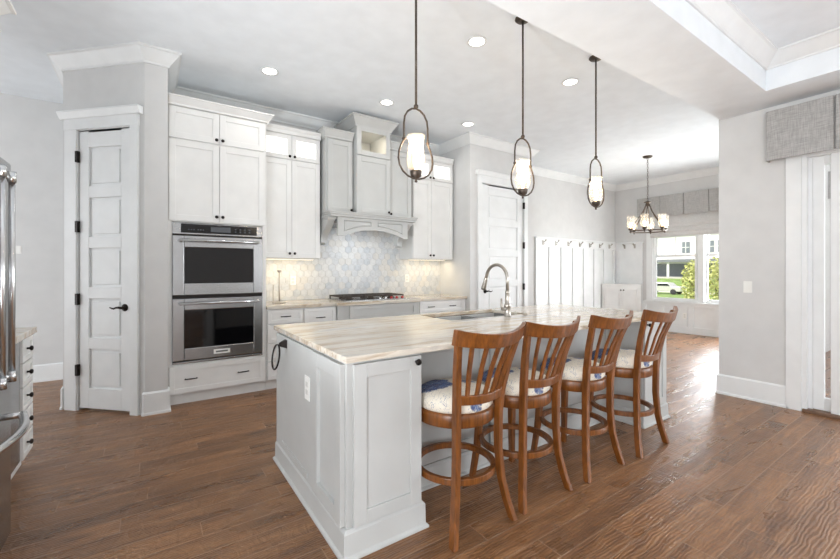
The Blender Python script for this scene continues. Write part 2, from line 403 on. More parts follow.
def pull(fr, a, z, w0, parent, half=.055, vert=False):
    mb = MB(); pts = []
    for k in range(9):
        t = -1+k/4
        d = Vector((0, 0, t*half)) if vert else fr[1]*(t*half)
        pts.append(at(fr, a, w0+.026-.006*t*t, z)+d)
    mb.tube(pts, [.0045+.0018*(1-abs(-1+k/4)) for k in range(9)], 8)
    for sgn in (-1, 1):
        d = Vector((0, 0, sgn*half*.86)) if vert else fr[1]*(sgn*half*.86)
        mb.cyl(at(fr, a, w0, z)+d, at(fr, a, w0+.022, z)+d, .0055, 8)
    mb.build('pull', M['bronze'], parent)
def door(fr, a0, a1, z0, z1, parent, mat, w0=0., kn=None, rail=.058, name='door'):
    d = shaker(MB(), fr, a0, a1, z0, z1, w0, rail=rail).build(name, mat, parent, .002)
    if kn: knob(fr, kn[0], kn[1], w0+.021, d)
    return d
def drawer(fr, a0, a1, z0, z1, parent, mat, pulls=(), knobs=(), w0=0., rail=.04):
    d = shaker(MB(), fr, a0, a1, z0, z1, w0, rail=min(rail, (z1-z0)*.3)).build('drawer', mat, parent, .002)
    for a in pulls: pull(fr, a, (z0+z1)/2, w0+.021-.008, d)
    for a in knobs: knob(fr, a, (z0+z1)/2, w0+.021-.008, d)
    return d
def crownprof(z0, z1, out):
    h = z1-z0
    return [(0, z0), (.012, z0), (.016, z0+.12*h), (.25*out, z0+.2*h), (.55*out, z0+.5*h), (.85*out, z0+.82*h), (out, z0+.86*h), (out, z1), (0, z1)]
def outlet(name, fr, a, z, label, gangs=1, wd=.07, ht=.115, w0=0.):
    t = thing(name, label, 'switch' if name == 'light_switch' else 'outlet', at(fr, a, w0, z-ht/2))
    MB().fb(fr, a-wd/2, a+wd/2, w0+.0005, w0+.006, z-ht/2, z+ht/2).build('cover_plate', M['plate'], t, .002)
    if name == 'light_switch':
        MB().fb(fr, a-.017, a+.017, w0+.006, w0+.010, z-.033, z+.033).build('rocker', M['plate'], t, .002)
    else:
        for s in (-1, 1):
            MB().fb(fr, a-.017, a+.017, w0+.006, w0+.0075, z+s*.021-.014, z+s*.021+.014).build('receptacle', M['slot'], t, .002)
    return t

# ------------------------------------------------------------------ room shell
H0 = 3.28           # kitchen and dining ceiling
SO = 2.875          # lowered soffit round the tray ceiling
BY = 5.08           # back wall plane
WX = 9.07           # dining window wall plane
RX = 4.96           # right wall plane
struct('floor', MB().box(-4.2, 9.2, -5.3, 6.5, -.12, 0), M['floor'])
struct('ceiling', MB().box(-4.2, 9.25, 1.63, 6.5, H0, H0+.2), M['ceil'])
TX0, TY0, TX1, TY1 = .9, -1.5, 4.47, 1.14       # tray opening; unseen left and near edges drawn in to shade its faces
mb = MB(); mb.prism([(-4.2, TY1, SO), (5.1, TY1, SO), (5.1, 1.628, SO), (-4.2, 1.772, SO)], (0, 0, H0+.2-SO)).box(TX1, 5.1, -5.3, TY1, SO, H0+.2).box(-4.2, TX0, -5.3, TY1, SO, H0+.2).box(TX0, TX1, -5.3, TY0, SO, H0+.2)
struct('ceiling_soffit', mb, M['ceil'])
struct('ceiling_tray', MB().box(TX0, TX1, TY0, TY1, 3.17, 3.3), M['ceil'])
# crown in the tray
mb = MB(); mb.sweep([(TX0, TY0), (TX0, TY1), (TX1, TY1), (TX1, TY0)], crownprof(3.055, 3.17, .105), True)
struct('trim_1', mb, M['trim'])
struct('wall_back', MB().box(-.0, 6.0, BY, BY+.12, 0, H0).box(6.0, 9.2, BY, BY+.12, 0, H0), M['wall'])
# box of the second closet beside the kitchen run (door wall)
DY = 4.35; SX = 3.87
mb = MB(); mb.box(SX, 4.105, DY, BY, 0, H0).box(5.025, 5.21, DY, BY, 0, H0).box(4.105, 5.025, DY, DY+.12, 2.60, H0)
struct('wall_closet', mb, M['wall'])
# window wall with opening
WY0, WY1, WZ0, WZ1 = 1.72, 4.23, .64, 2.45
mb = MB(); mb.box(WX, WX+.15, WY1, 5.2, 0, H0).box(WX, WX+.15, 1.5, WY1, 0, WZ0).box(WX, WX+.15, 1.5, WY1, WZ1, H0).box(WX, WX+.15, 1.5, WY0, WZ0, WZ1)
struct('wall_dining', mb, M['wall'])
# right wall with patio door opening, and the dining room's near wall behind it
PD0, PD1, PDZ = -2.75, 1.0, 2.36
mb = MB(); mb.box(RX, RX+.14, PD1, 1.65, 0, SO+.05).box(RX, RX+.14, PD0, PD1, PDZ, SO+.05).box(RX, RX+.14, -5.3, PD0, 0, SO+.05)
struct('wall_right', mb, M['wall'])
struct('wall_dining_near', MB().box(RX+.14, WX+.15, 1.51, 1.65, 0, H0), M['wall'])
# rear wall of the living room with unseen openings matched to the rear fill lamps
mb = MB(); mb.box(-4.2, 5.1, -5.3, -5.18, 0, .3).box(-4.2, 5.1, -5.3, -5.18, 2.6, 3.2)
for x0, x1 in ((-4.2, -3.4), (-.4, 3.4), (4.75, 5.1)): mb.box(x0, x1, -5.3, -5.18, .3, 2.6)
struct('wall_rear', mb, M['wall'])
struct('wall_left', MB().box(-1.44, -1.32, 1.7, 3.74, 0, H0), M['wall'])
struct('wall_living_left', MB().box(-4.2, -4.08, -5.3, 6.5, 0, H0), M['wall'])
struct('wall_hall', MB().box(-4.2, 0, 6.28, 6.4, 0, H0), M['wall'])
struct('baseboard_hall', MB().sweep([(-4.0, 6.28), (-.6, 6.28)], [(0, 0), (.022, 0), (.022, .02), (.016, .025), (.016, .185), (.006, .2), (0, .2)]), M['trim'])
# diagonal pantry box
PA = Vector((-.040, 4.295)); PB = Vector((-.671, 4.926)); PR = .135
dd = (PB-PA).normalized(); L = (PB-PA).length
fp = frame((PA.x, PA.y, 0), (dd.x, dd.y, 0), (-dd.y*1, dd.x*1, 0))
if fp[2].y > 0: fp = (fp[0], fp[1], -fp[2])
DA0, DA1, DZ = .142, .716, 2.588        # door opening along the diagonal
mb = MB()
mb.fb(fp, 0, DA0, -.1, 0, 0, H0).fb(fp, DA1, L, -.1, 0, 0, H0).fb(fp, DA0, DA1, -.1, 0, DZ, H0)
mb.box(PA.x, PR, PA.y, PA.y+.1, 0, H0).box(PR-.1, PR, PA.y+.1, BY, 0, H0).box(PB.x, PB.x+.1, PB.y, 6.28, 0, H0)
struct('wall_pantry', mb, M['wall'])
BASEP = [(0, 0), (.024, 0), (.024, .018), (.017, .026), (.017, .19), (.006, .205), (0, .205)]
# baseboards round the pantry (out = right of travel)
def pt(a): return (PA.x+dd.x*a, PA.y+dd.y*a)
mb = MB(); mb.sweep([(PB.x, 6.2), (PB.x, PB.y), pt(L-.012)], BASEP); mb.sweep([pt(.012), (PA.x, PA.y), (PR, PA.y), (PR, PA.y+.12)], BASEP)
struct('baseboard_pantry', mb, M['trim'])
CR = crownprof(H0-.125, H0, .105)
struct('trim_2', MB().sweep([(PB.x, 6.2), (PB.x, PB.y), (PA.x, PA.y), (PR, PA.y), (PR, BY), (SX, BY), (SX, DY), (5.21, DY), (5.21, BY), (WX, BY), (WX, 1.7)], CR), M['trim'])
# right wall base (wraps the corner)
struct('baseboard_right', MB().sweep([(6.4, 1.65), (RX, 1.65), (RX, 1.10)], BASEP), M['trim'])

# panelled wainscot under the dining window
fw = FX(WX, -1)
mb = MB(); mb.fb(fw, 1.7, 4.44, 0, .012, 0, .62)
mb.fb(fw, 1.7, 4.44, .012, .038, 0, .14).fb(fw, 1.7, 4.44, .012, .036, .545, .62)
for a in (4.44, 4.07, 3.63, 3.52, 3.08, 2.62, 2.16): mb.fb(fw, a-.085, a, .012, .036, .14, .545)
struct('trim_3', mb, M['trim'], .002)
# board and batten with a hook rail
fb_ = FY(BY)
mb = MB(); mb.fb(fb_, 6.20, 9.07, 0, .012, 0, 1.94); mb.fb(fw, 4.44, BY, 0, .012, 0, 1.92)
mb.fb(fb_, 6.20, 9.07, .012, .034, 1.765, 1.925).fb(fw, 4.44, BY, .012, .034, 1.765, 1.91)
mb.fb(fb_, 6.18, 9.07, 0, .065, 1.925, 1.95).fb(fw, 4.42, BY, 0, .065, 1.91, 1.935)
mb.fb(fb_, 6.20, 9.07, .012, .034, 0, .15)
for a in (6.20, 6.60, 6.99, 7.38, 7.77, 8.16, 8.55, 8.95): mb.fb(fb_, a, a+.075, .012, .036, .15, 1.765)
for a in (4.44, 4.95): mb.fb(fw, a, a+.075, .012, .03, 1.0, 1.765)
struct('trim_4', mb, M['trim'], .002)

# ---- door_1: five panel pantry door
def panel_door(name, fr, a0, a1, z1, recess, hinge_side, cas=.095, knob_z=.96, hdr_extra=0., zt=None, gap=.012, st=.135, cas2=None, fz=.115):
    cas2 = cas2 or cas
    d = bpy.data.objects.new(name, None); C.objects.link(d); d.location = at(fr, (a0+a1)/2, 0, 0); d['kind'] = 'structure'
    w1 = -recess; w0 = w1-.04
    zs = [.012]; n = 5; rail = .105; bot = .20; top = .15
    avail = (z1-.006-.012)-bot-top-rail*(n-1); ph = avail/n
    mb = MB(); A0, A1 = a0+.004, a1-.004
    mb.fb(fr, A0, A0+st, w0, w1, gap, z1-.006).fb(fr, A1-st, A1, w0, w1, gap, z1-.006)
    z = .012+bot; mb.fb(fr, A0+st, A1-st, w0, w1, gap, z)
    for k in range(n):
        mb.fb(fr, A0+st-.002, A1-st+.002, w0+.008, w1-.018, z-.002, z+ph+.002)
        mb.fb(fr, A0+st+.028, A1-st-.028, w0+.008, w1-.008, z+.026, z+ph-.026)
        z += ph
        mb.fb(fr, A0+st, A1-st, w0, w1, z, z+(rail if k < n-1 else top-.012)); z += rail
    sl = mb.build('door_slab', M['trim'], d, .003)
    # jamb and casing
    mb = MB(); mb.fb(fr, a0-.02, a0, -.1, .004, 0, z1+.02).fb(fr, a1, a1+.02, -.1, .004, 0, z1+.02).fb(fr, a0, a1, -.1, .004, z1, z1+.02)
    mb.build('jamb', M['trim'], d)
    mb = MB(); mb.fb(fr, a0-cas, a0-.006, 0, .022, 0, z1+.006).fb(fr, a1+.006, a1+cas2, 0, .022, 0, z1+.006)
    mb.fb(fr, a0-cas-.004, a1+cas2+.004, 0, .026, z1+.006, z1+fz)
    c = [(.026, fz), (.035, fz+.004), (.045, fz+.022), (.058, fz+.048), (.062, fz+.052), (.062, fz+.068), (0, fz+.068), (0, fz)]
    u = fr[1]
    P = [at(fr, a0-cas-.04, w_, z1+zz) for w_, zz in c]
    mb.prism(P, u*(a1-a0+cas+cas2+.08))
    mb.build('casing', M['trim'], d, .002)
    ha = (a0+.002) if hinge_side < 0 else (a1-.002)
    for z in (.375, 1.03, 1.70, 2.345):
        MB().fb(fr, ha-.012, ha+.014, w1, w1+.028, z-.052, z+.052).build('hinge', M['bronze'], d)
    ka = (a1-.068) if hinge_side < 0 else (a0+.068); sgn = -1 if hinge_side < 0 else 1
    mb = MB(); mb.lathe([(.033, 0), (.033, .005), (.024, .010), (.011, .014), (.011, .05)], at(fr, ka, w1, knob_z), fr[2], 18)
    pts = [at(fr, ka+sgn*x, w1+.048, knob_z+zz) for x, zz in ((-.012, 0), (.02, .004), (.045, .002), (.07, -.008), (.09, -.004), (.112, .004))]
    mb.tube(pts, [.011, .0105, .009, .008, .007, .005], 8)
    mb.build('lever_handle', M['bronze'], d)
    return d
# (the frame's u axis runs from the near right corner to the far left corner, so hinges sit at a1)
d1 = panel_door('door_1', fp, DA0, DA1, DZ, .003, 1, cas=.088, cas2=.135, fz=.105, st=.105, gap=.024)
d2 = panel_door('door_2', FY(DY), 4.105, 5.025, 2.60, .003, 1, cas=.088, knob_z=.98, fz=.12)

# ---- window_1: mulled double-hung units in the dining room
wnd = bpy.data.objects.new('window_1', None); C.objects.link(wnd); wnd.location = (WX, 3.3, WZ0); wnd['kind'] = 'structure'
mb = MB()
mb.fb(fw, WY1-.005, WY1+.125, 0, .025, WZ0, WZ1+.12).fb(fw, WY0-.125, WY0+.005, 0, .025, WZ0, WZ1+.12).fb(fw, WY0-.14, WY1+.14, 0, .03, WZ1, WZ1+.16)
mb.fb(fw, WY0-.15, WY1+.15, -.05, .055, WZ0-.035, WZ0).fb(fw, WY0-.12, WY1+.12, 0, .02, WZ0-.12, WZ0-.035)
mb.build('casing', M['trim'], wnd, .002)
units = [(3.375, WY1), (2.52, 3.27), (WY0, 2.42)]
mb = MB()
for a, b in ((3.27, 3.375), (2.42, 2.52)): mb.fb(fw, a, b, -.12, .0, WZ0, WZ1)
mb.fb(fw, WY0, WY1, -.12, -.02, WZ0, WZ0+.03).fb(fw, WY0, WY1, -.12, -.02, WZ1-.03, WZ1).fb(fw, WY1-.025, WY1, -.12, -.02, WZ0, WZ1).fb(fw, WY0, WY0+.025, -.12, -.02, WZ0, WZ1)
mb.build('frame', M['trim'], wnd, .002)
MR = 1.60
for a, b in units:
    for z0, z1, w_ in ((WZ0+.03, MR+.02, -.06), (MR-.02, WZ1-.03, -.095)):
        mb = MB(); r = .042
        mb.fb(fw, a+.02, a+.02+r, w_, w_+.03, z0, z1).fb(fw, b-.02-r, b-.02, w_, w_+.03, z0, z1)
        mb.fb(fw, a+.02+r, b-.02-r, w_, w_+.03, z0, z0+r).fb(fw, a+.02+r, b-.02-r, w_, w_+.03, z1-r, z1)
        if z1 > 2: mb.fb(fw, (a+b)/2-.008, (a+b)/2+.008, w_+.008, w_+.024, z0+r, z1-r)
        sa = mb.build('sash', M['trim'], wnd, .002)
        MB().fb(fw, a+.02+r-.004, b-.02-r+.004, w_+.012, w_+.016, z0+r-.004, z1-r+.004).build('pane', M['glass'], sa)

# ---- door_3: sliding patio door in the right wall
fr_ = FX(RX, -1)
d3 = bpy.data.objects.new('door_3', None); C.objects.link(d3); d3.location = (RX, -.9, 0); d3['kind'] = 'structure'
mb = MB(); mb.fb(fr_, PD1+.005, PD1+.115, 0, .024, 0, PDZ+.12).fb(fr_, PD0-.115, PD0-.005, 0, .024, 0, PDZ+.12).fb(fr_, PD0-.115, PD1+.115, 0, .026, PDZ+.0, PDZ+.14)
mb.build('casing', M['trim'], d3, .003)
mb = MB(); mb.fb(fr_, PD1-.028, PD1+.005, -.14, .010, 0, PDZ).fb(fr_, PD1-.055, PD1-.028, -.14, -.045, 0, PDZ).fb(fr_, PD0-.005, PD0+.035, -.14, .010, 0, PDZ).fb(fr_, PD0, PD1, -.14, .005, PDZ-.03, PDZ)
mb.build('jamb', M['trim'], d3, .002)
MB().fb(fr_, PD0, PD1+.0, -.14, .03, .0, .028).build('sill', M['rubber'], d3, .004)
def leaf(a0, a1, w_, st=.075):
    mb = MB(); z0, z1 = .03, PDZ-.03
    mb.fb(fr_, a0, a0+st, w_, w_+.04, z0, z1).fb(fr_, a1-st, a1, w_, w_+.04, z0, z1).fb(fr_, a0+st, a1-st, w_, w_+.04, z0, z0+.115).fb(fr_, a0+st, a1-st, w_, w_+.04, z1-.075, z1)
    s = mb.build('door_leaf', M['trim'], d3, .003)
    MB().fb(fr_, a0+st-.005, a1-st+.005, w_+.016, w_+.022, z0+.11, z1-.07).build('pane', M['glass'], s)
leaf(-.30, .945, -.095); leaf(-1.55, .822, -.05, .085); leaf(-2.72, -1.5, -.095)

# ---- backsplash of hexagon marble mosaic (part of the wall)
R = .055; tiles = MB(); tiles.mi = 4; tiles.box(1.03, SX, BY-.008, BY-.0005, .9, 2.05)
cx0, cz0 = 1.03, .92; dx = math.sqrt(3)*R; row = 0; z = cz0
def clip(poly, axis, lim, keep_less):
    out = []
    for i in range(len(poly)):
        p, q = poly[i-1], poly[i]
        ip = (p[axis] <= lim) == keep_less or p[axis] == lim; iq = (q[axis] <= lim) == keep_less or q[axis] == lim
        if ip != iq:
            t = (lim-p[axis])/(q[axis]-p[axis]); out.append((p[0]+t*(q[0]-p[0]), p[1]+t*(q[1]-p[1])))
        if iq: out.append(q)
    return out
while z < 2.05+R:
    x = cx0+(dx/2 if row % 2 else 0)
    while x < SX+dx:
        poly = [(x+.96*R*math.cos(PI/6+k*PI/3), z+.96*R*math.sin(PI/6+k*PI/3)) for k in range(6)]
        poly = clip(clip(clip(clip(poly, 0, 1.035, False), 0, SX-.002, True), 1, .916, False), 1, 2.05, True)
        if len(poly) > 2:
            tiles.mi = random.choices([0, 1, 2, 3], [4, 4, 2, 2])[0]
            tiles.prism([(px, BY-.008, pz) for px, pz in poly], (0, -.004, 0))
        x += dx
    z += 1.5*R; row += 1
o = tiles.build('wall_backsplash', HEX+[M['grout']]); o['kind'] = 'structure'

# ------------------------------------------------------------------ oven tower
f = FY(4.44)
t = thing('oven_cabinet', 'tall white oven cabinet beside the pantry door holding a double oven', 'cabinet', (.58, 4.76, 0))
mb = MB(); X0, X1 = .137, 1.03
mb.box(X0, .172, 4.44, BY-.002, .1, 2.895).box(.995, X1, 4.44, BY-.002, .1, 2.895).box(.172, .995, 4.44, BY-.002, .1, .40).box(.172, .995, 4.44, BY-.002, 1.765, 2.895).box(.172, .995, 5.02, BY-.002, .40, 1.765)
mb.build('body', M['white'], t, .002)
MB().box(X0, X1, 4.475, 4.6, 0, .1).build('toe_kick', M['recess'], t)
mb = MB(); mb.box(X0+.004, .996, 4.4225, 4.4395, .10, .395)
drawer(f, .15, 1.012, .115, .375, t, M['white'], pulls=(.33, .80), rail=.045)
sp = .578
door(f, .145, sp-.002, 1.775, 2.548, t, M['white'], kn=(sp-.028, 1.83)); door(f, sp+.002, 1.012, 1.775, 2.548, t, M['white'], kn=(sp+.028, 1.83))
door(f, .145, sp-.002, 2.566, 2.868, t, M['white'], kn=(sp-.028, 2.60)); door(f, sp+.002, 1.012, 2.566, 2.868, t, M['white'], kn=(sp+.028, 2.60))
MB().sweep([(X0+.003, 4.42), (X1, 4.42), (X1, 4.695)], crownprof(2.872, 2.958, .066)).build('crown', M['white'], t, .002)
mb = MB(); mb.box(X0+.003, X1, 4.42, 4.98, 2.9, 2.945)
mb.build('top_board', M['white'], t)
# the double oven
t = thing('double_wall_oven', 'stainless double wall oven with black glass doors built into the white cabinet', 'oven', (.58, 4.7, .405))
MB().box(.176, .991, 4.46, 5.0, .405, 1.76).build('housing', M['steeld'], t)
fo = FY(4.46)
MB().fb(fo, .174, .993, 0, .03, 1.648, 1.758).build('control_frame', M['steel'], t, .003)
cp = MB().fb(fo, .245, .935, .03, .034, 1.662, 1.75).build('control_panel', M['blackpanel'], t, .002)
MB().fb(fo, .50, .68, .034, .0355, 1.68, 1.73).build('display', M['display'], cp)
for cx in (.335, .415):
    for q in range(3):
        MB().fb(fo, cx-.03+q*.022, cx-.018+q*.022, .034, .035, 1.69, 1.70).build('key', M['display'], cp)
for q in range(8):
    MB().fb(fo, .72+(q % 4)*.045, .735+(q % 4)*.045, .034, .035, 1.685+(q//4)*.026, 1.696+(q//4)*.026).build('key', M['display'], cp)
for z0, z1, nm in ((1.055, 1.632, False), (.425, 1.022, True)):
    mb = MB(); a0, a1 = .174, .993; b0, b1 = .272, .90; c0, c1 = z0+.115, z1-.112
    mb.fb(fo, a0, b0, 0, .042, z0, z1).fb(fo, b1, a1, 0, .042, z0, z1).fb(fo, b0, b1, 0, .042, z0, c0).fb(fo, b0, b1, 0, .042, c1, z1)
    dd_ = mb.build('oven_door', M['steel'], t, .006)
    MB().fb(fo, b0-.004, b1+.004, .004, .036, c0-.004, c1+.004).build('door_glass', M['blackglass'], dd_)
    mb = MB(); zh = z1-.045
    mb.cyl(at(fo, .225, .092, zh), at(fo, .945, .092, zh), .0135, 16)
    for a in (.245, .925): mb.tube([at(fo, a, .03, zh-.012), at(fo, a, .065, zh-.006), at(fo, a, .092, zh)], .012, 10)
    mb.build('handle', M['steelv'], dd_)
    if nm:
        bd = MB().fb(fo, .525, .675, .042, .046, z0+.035, z0+.08).build('badge', M['plate'], dd_, .002)
        MB().fb(fo, .545, .655, .046, .0465, z0+.05, z0+.065).build('badge_line', M['steeld'], bd)
MB().fb(fo, .176, .991, .004, .02, 1.024, 1.053).build('vent_gap', M['dark'], t)
MB().fb(fo, .176, .991, .004, .02, 1.633, 1.647).build('vent_gap', M['dark'], t)
MB().fb(fo, .176, .991, .004, .02, .412, .424).build('vent_gap', M['dark'], t)
MB().fb(fo, .174, .993, 0, .034, .392, .412).build('vent_trim', M['steel'], t, .003)

# ------------------------------------------------------------------ wall cabinets
def upper(name, label, x0, x1, yf, z0, z1, mat, split, gz, xs=None, glass=True):
    t = thing(name, label, 'cabinet', ((x0+x1)/2, (yf+BY)/2, z0)); f = FY(yf+.021)
    MB().box(x0, x1, yf+.021, BY-.014, z0, z1).build('body', mat, t, .002)
    for a0, a1, s in ((x0+.008, split-.002, 1), (split+.002, x1-.008, -1)):
        k = a1-.027 if s > 0 else a0+.027
        door(f, a0, a1, z0+.004, gz-.006, t, mat, kn=(k, z0+.055))
        mb = MB(); r = .05; g0, g1 = gz+.006, z1-.075
        mb.fb(f, a0, a0+r, 0, .021, g0, g1).fb(f, a1-r, a1, 0, .021, g0, g1).fb(f, a0+r, a1-r, 0, .021, g0, g0+r).fb(f, a0+r, a1-r, 0, .021, g1-r, g1)
        d = mb.build('glass_door', mat, t, .002)
        MB().fb(f, a0+r-.003, a1-r+.003, .004, .010, g0+r-.003, g1-r+.003).build('glowing_pane', M['glowpane'], d)  # glow put into the pane; the body behind it is solid
        knob(f, k, g0+.03, .021, d)
    MB().sweep([(x0, yf+.004), (x1, yf+.004)], [(0, z1-.07), (.012, z1-.07), (.012, z1-.03), (.03, z1-.004), (.03, z1+.012), (0, z1+.012)]).build('crown', mat, t, .002)
    return t
upper('wall_cabinet', 'white wall cabinet with glowing glass top doors between oven tower and range hood', 1.035, 1.735, 4.70, 1.44, 2.965, M['white'], 1.384, 2.60)
upper('wall_cabinet', 'white wall cabinet with glowing glass top doors at the right end, beside the closet door', 3.095, 3.835, 4.70, 1.46, 2.98, M['white'], 3.425, 2.62)
# grey hood cabinets
def hoodcab(label, x0, x1, yf, z0, z1, kn, ret):
    t = thing('hood_cabinet', label, 'cabinet', ((x0+x1)/2, (yf+BY)/2, z0)); f = FY(yf+.021)
    MB().box(x0, x1, yf+.021, BY-.014, z0, z1).build('body', M['grey'], t, .002)
    door(f, x0+.022, x1-.006, z0+.012, z1-.03, t, M['grey'], kn=(kn, z0+.045), rail=.062)
    path = [(x0, BY-.03), (x0, yf+.012), (x1-.002, yf+.012)] if ret < 0 else [(x0+.002, yf+.012), (x1, yf+.012), (x1, BY-.03)]
    MB().sweep(path, crownprof(z1-.02, z1+.085, .06)).build('crown', M['grey'], t, .002)
    MB().box(x0, x1, yf+.014, BY-.014, z1, z1+.06).build('top_board', M['grey'], t)
hoodcab('narrow grey cabinet left of the tall glass-fronted cabinet over the range hood', 1.762, 2.115, 4.58, 2.005, 2.935, 2.085, -1)
hoodcab('narrow grey cabinet right of the tall glass-fronted cabinet over the range hood', 2.625, 3.0, 4.58, 2.005, 2.935, 2.66, 1)
t = thing('hood_cabinet', 'tall grey centre cabinet over the range hood with an open glass box on top', 'cabinet', (2.37, 4.79, 2.005))
x0, x1, yf = 2.125, 2.615, 4.50; f = FY(yf+.021)
mb = MB(); mb.box(x0, x1, yf+.021, BY-.014, 2.005, 2.76).box(x0, x0+.02, yf+.021, BY-.014, 2.76, 3.12).box(x1-.02, x1, yf+.021, BY-.014, 2.76, 3.12).box(x0, x1, yf+.021, BY-.014, 3.10, 3.12).box(x0, x1, BY-.034, BY-.014, 2.76, 3.12)
mb.build('body', M['grey'], t, .002)
door(f, x0+.006, x1-.006, 2.02, 2.735, t, M['grey'], kn=(x1-.035, 2.052), rail=.062)
mb = MB(); r = .062
mb.fb(f, x0+.006, x0+.006+r, 0, .021, 2.75, 3.112).fb(f, x1-.006-r, x1-.006, 0, .021, 2.75, 3.112).fb(f, x0+.068, x1-.068, 0, .021, 2.75, 2.81).fb(f, x0+.068, x1-.068, 0, .021, 3.052, 3.112)
d = mb.build('glass_door', M['grey'], t, .002)
MB().fb(f, x0+.066, x1-.066, .006, .010, 2.808, 3.054).build('pane', M['glass'], d)
MB().sweep([(x0, BY-.03), (x0, yf+.012), (x1, yf+.012), (x1, BY-.03)], crownprof(3.10, 3.232, .088)).build('crown', M['grey'], t, .002)
MB().box(x0, x1, yf+.015, BY-.014, 3.12, 3.21).build('top_board', M['grey'], t)
pk = MB().lathe([(.03, 0), (.03, -.008)], (2.37, 4.575, 3.0995), n=14).build('puck_light', M['ledwarm'], t)
area('cabinet_puck_light', (2.37, 4.60, 3.08), (0, .3, -1), .06, .06, 1.6, (1, .88, .68))

# range hood mantel
t = thing('range_hood', 'grey wooden range hood mantel with arched apron and two corbels', 'range hood', (2.35, 4.75, 1.64))
MB().box(1.735, 2.965, 4.40, 4.575, 1.965, 1.985).box(1.75, 2.955, 4.415, BY-.014, 1.94, 1.965).box(1.725, 2.975, 4.39, 4.575, 1.985, 2.003).box(1.765, 2.998, 4.575, BY-.014, 1.965, 2.003).build('mantel_shelf', M['grey'], t, .004)
# apron with arched bottom and arched sunk panels
def arch(x, a=1.862, b=2.855): 
    q = (x-(a+b)/2)/((b-a)/2); return 1.715+.085*max(0, 1-(abs(q)/.86)**2.2)
N = 28; xs = [1.862+.993*k/N for k in range(N+1)]
mb = MB(); mb.prism([(x, 4.46, arch(x)) for x in xs]+[(2.855, 4.46, 1.94), (1.862, 4.46, 1.94)], (0, .03, 0))
ap = mb.build('apron', M['grey'], t)
for a, b in ((1.94, 2.315), (2.40, 2.775)):
    xx = [a+(b-a)*k/12 for k in range(13)]
    outer = [(x, arch(x)+.05) for x in xx]+[(b, 1.912), (a, 1.912)]
    cxm = (a+b)/2; czm = 1.86
    inner = [(x+(.016 if x < a+.001 else -.016 if x > b-.001 else 0), zz+(.016 if k < 13 else -.016)) for k, (x, zz) in enumerate(outer)]
    mb = MB(); n_ = len(outer)
    vo = [mb.bm.verts.new((x, 4.459, zz)) for x, zz in outer]; vi = [mb.bm.verts.new((x, 4.459, zz)) for x, zz in inner]; vm = [mb.bm.verts.new(((x+x2)/2, 4.448, (zz+z2)/2)) for (x, zz), (x2, z2) in zip(outer, inner)]
    for i in range(n_):
        j = (i+1) % n_
        mb.bm.faces.new((vo[i], vo[j], vm[j], vm[i])); mb.bm.faces.new((vm[i], vm[j], vi[j], vi[i]))
    mb.build('panel_moulding', M['grey'], ap)
for x0, x1 in ((1.76, 1.845), (2.868, 2.95)):
    prof = []
    for k in range(15):
        q = k/14; z = 1.64+.26*q
        y = 4.745-.225*(q**1.7)+.022*math.sin(q*PI*2)
        prof.append((y, z))
    prof += [(4.505, 1.905), (4.50, 1.94), (4.86, 1.94), (4.86, 1.64)]
    c = MB().prism([(x0, y, z) for y, z in prof], (x1-x0, 0, 0)).build('corbel', M['grey'], t, .003)
    MB().box(x0-.012, x1+.012, 4.49, 4.62, 1.915, 1.94).build('corbel_cap', M['grey'], c, .003)
    MB().box(x0+.03, x1-.03, 4.70, 4.86, 1.615, 1.64).build('corbel_foot', M['grey'], c, .003)
mb = MB().box(1.85, 2.86, 4.50, BY-.014, 1.87, 1.94); mb.build('liner', M['steel'], t)
for x in (2.05, 2.63): MB().lathe([(.035, 0), (.035, -.006)], (x, 4.72, 1.87), n=16).build('hood_lamp', M['led'], t)
area('hood_lamp_light', (2.35, 4.70, 1.85), (0, .1, -1), .7, .1, 1.3, (.84, .92, 1))

# under-cabinet strips
for i, (x0, x1, z, lb) in enumerate(((1.08, 1.70, 1.44, 'slim LED strip under the left wall cabinet'), (3.12, 3.80, 1.46, 'slim LED strip under the right wall cabinet'))):
    t = thing('undercabinet_light', lb, 'light', ((x0+x1)/2, 4.86, z-.012))
    MB().box(x0, x1, 4.84, 4.88, z-.012, z-.001).build('housing', M['plate'], t)
    MB().box(x0+.01, x1-.01, 4.848, 4.872, z-.0135, z-.012).build('diffuser', M['ledwarm'], t)
    area('undercabinet_strip_light', ((x0+x1)/2, 4.86, z-.02), (0, .1, -1), x1-x0, .03, 1.3, (1, .83, .56))

# ------------------------------------------------------------------ base run under the back counter
f = FY(4.441)
def basecab(name, label, x0, x1, mat, yf=4.441):
    t = thing(name, label, 'cabinet', ((x0+x1)/2, 4.75, 0))
    MB().box(x0, x1, yf, BY-.014, .1, .874).build('body', mat, t, .002)
    MB().box(x0, x1, yf+.04, 4.7, 0, .1).build('toe_kick', mat if mat is M['grey'] else M['recess'], t)
    return t
t = basecab('base_cabinet', 'white drawer base with four drawers right beside the oven tower', 1.034, 1.433, M['white'])
for z0, z1 in ((.715, .862), (.515, .705), (.315, .505), (.115, .305)): drawer(f, 1.045, 1.424, z0, z1, t, M['white'], pulls=(1.235,))
t = basecab('base_cabinet', 'white drawer base with deep top drawer just left of the grey range base', 1.435, 1.828, M['white'])
for z0, z1 in ((.64, .862), (.38, .63), (.115, .37)): drawer(f, 1.444, 1.82, z0, z1, t, M['white'], pulls=(1.632,))
t = basecab('base_cabinet', 'grey bumped-out base cabinet under the cooktop', 1.832, 2.985, M['grey'], 4.385)
shaker(MB(), FY(4.385), 1.975, 2.935, .70, .868, rail=.045).build('false_front', M['grey'], t, .002)
door(FY(4.385), 1.975, 2.45, .115, .69, t, M['grey'], kn=(2.42, .64)); door(FY(4.385), 2.455, 2.935, .115, .69, t, M['grey'], kn=(2.485, .64))
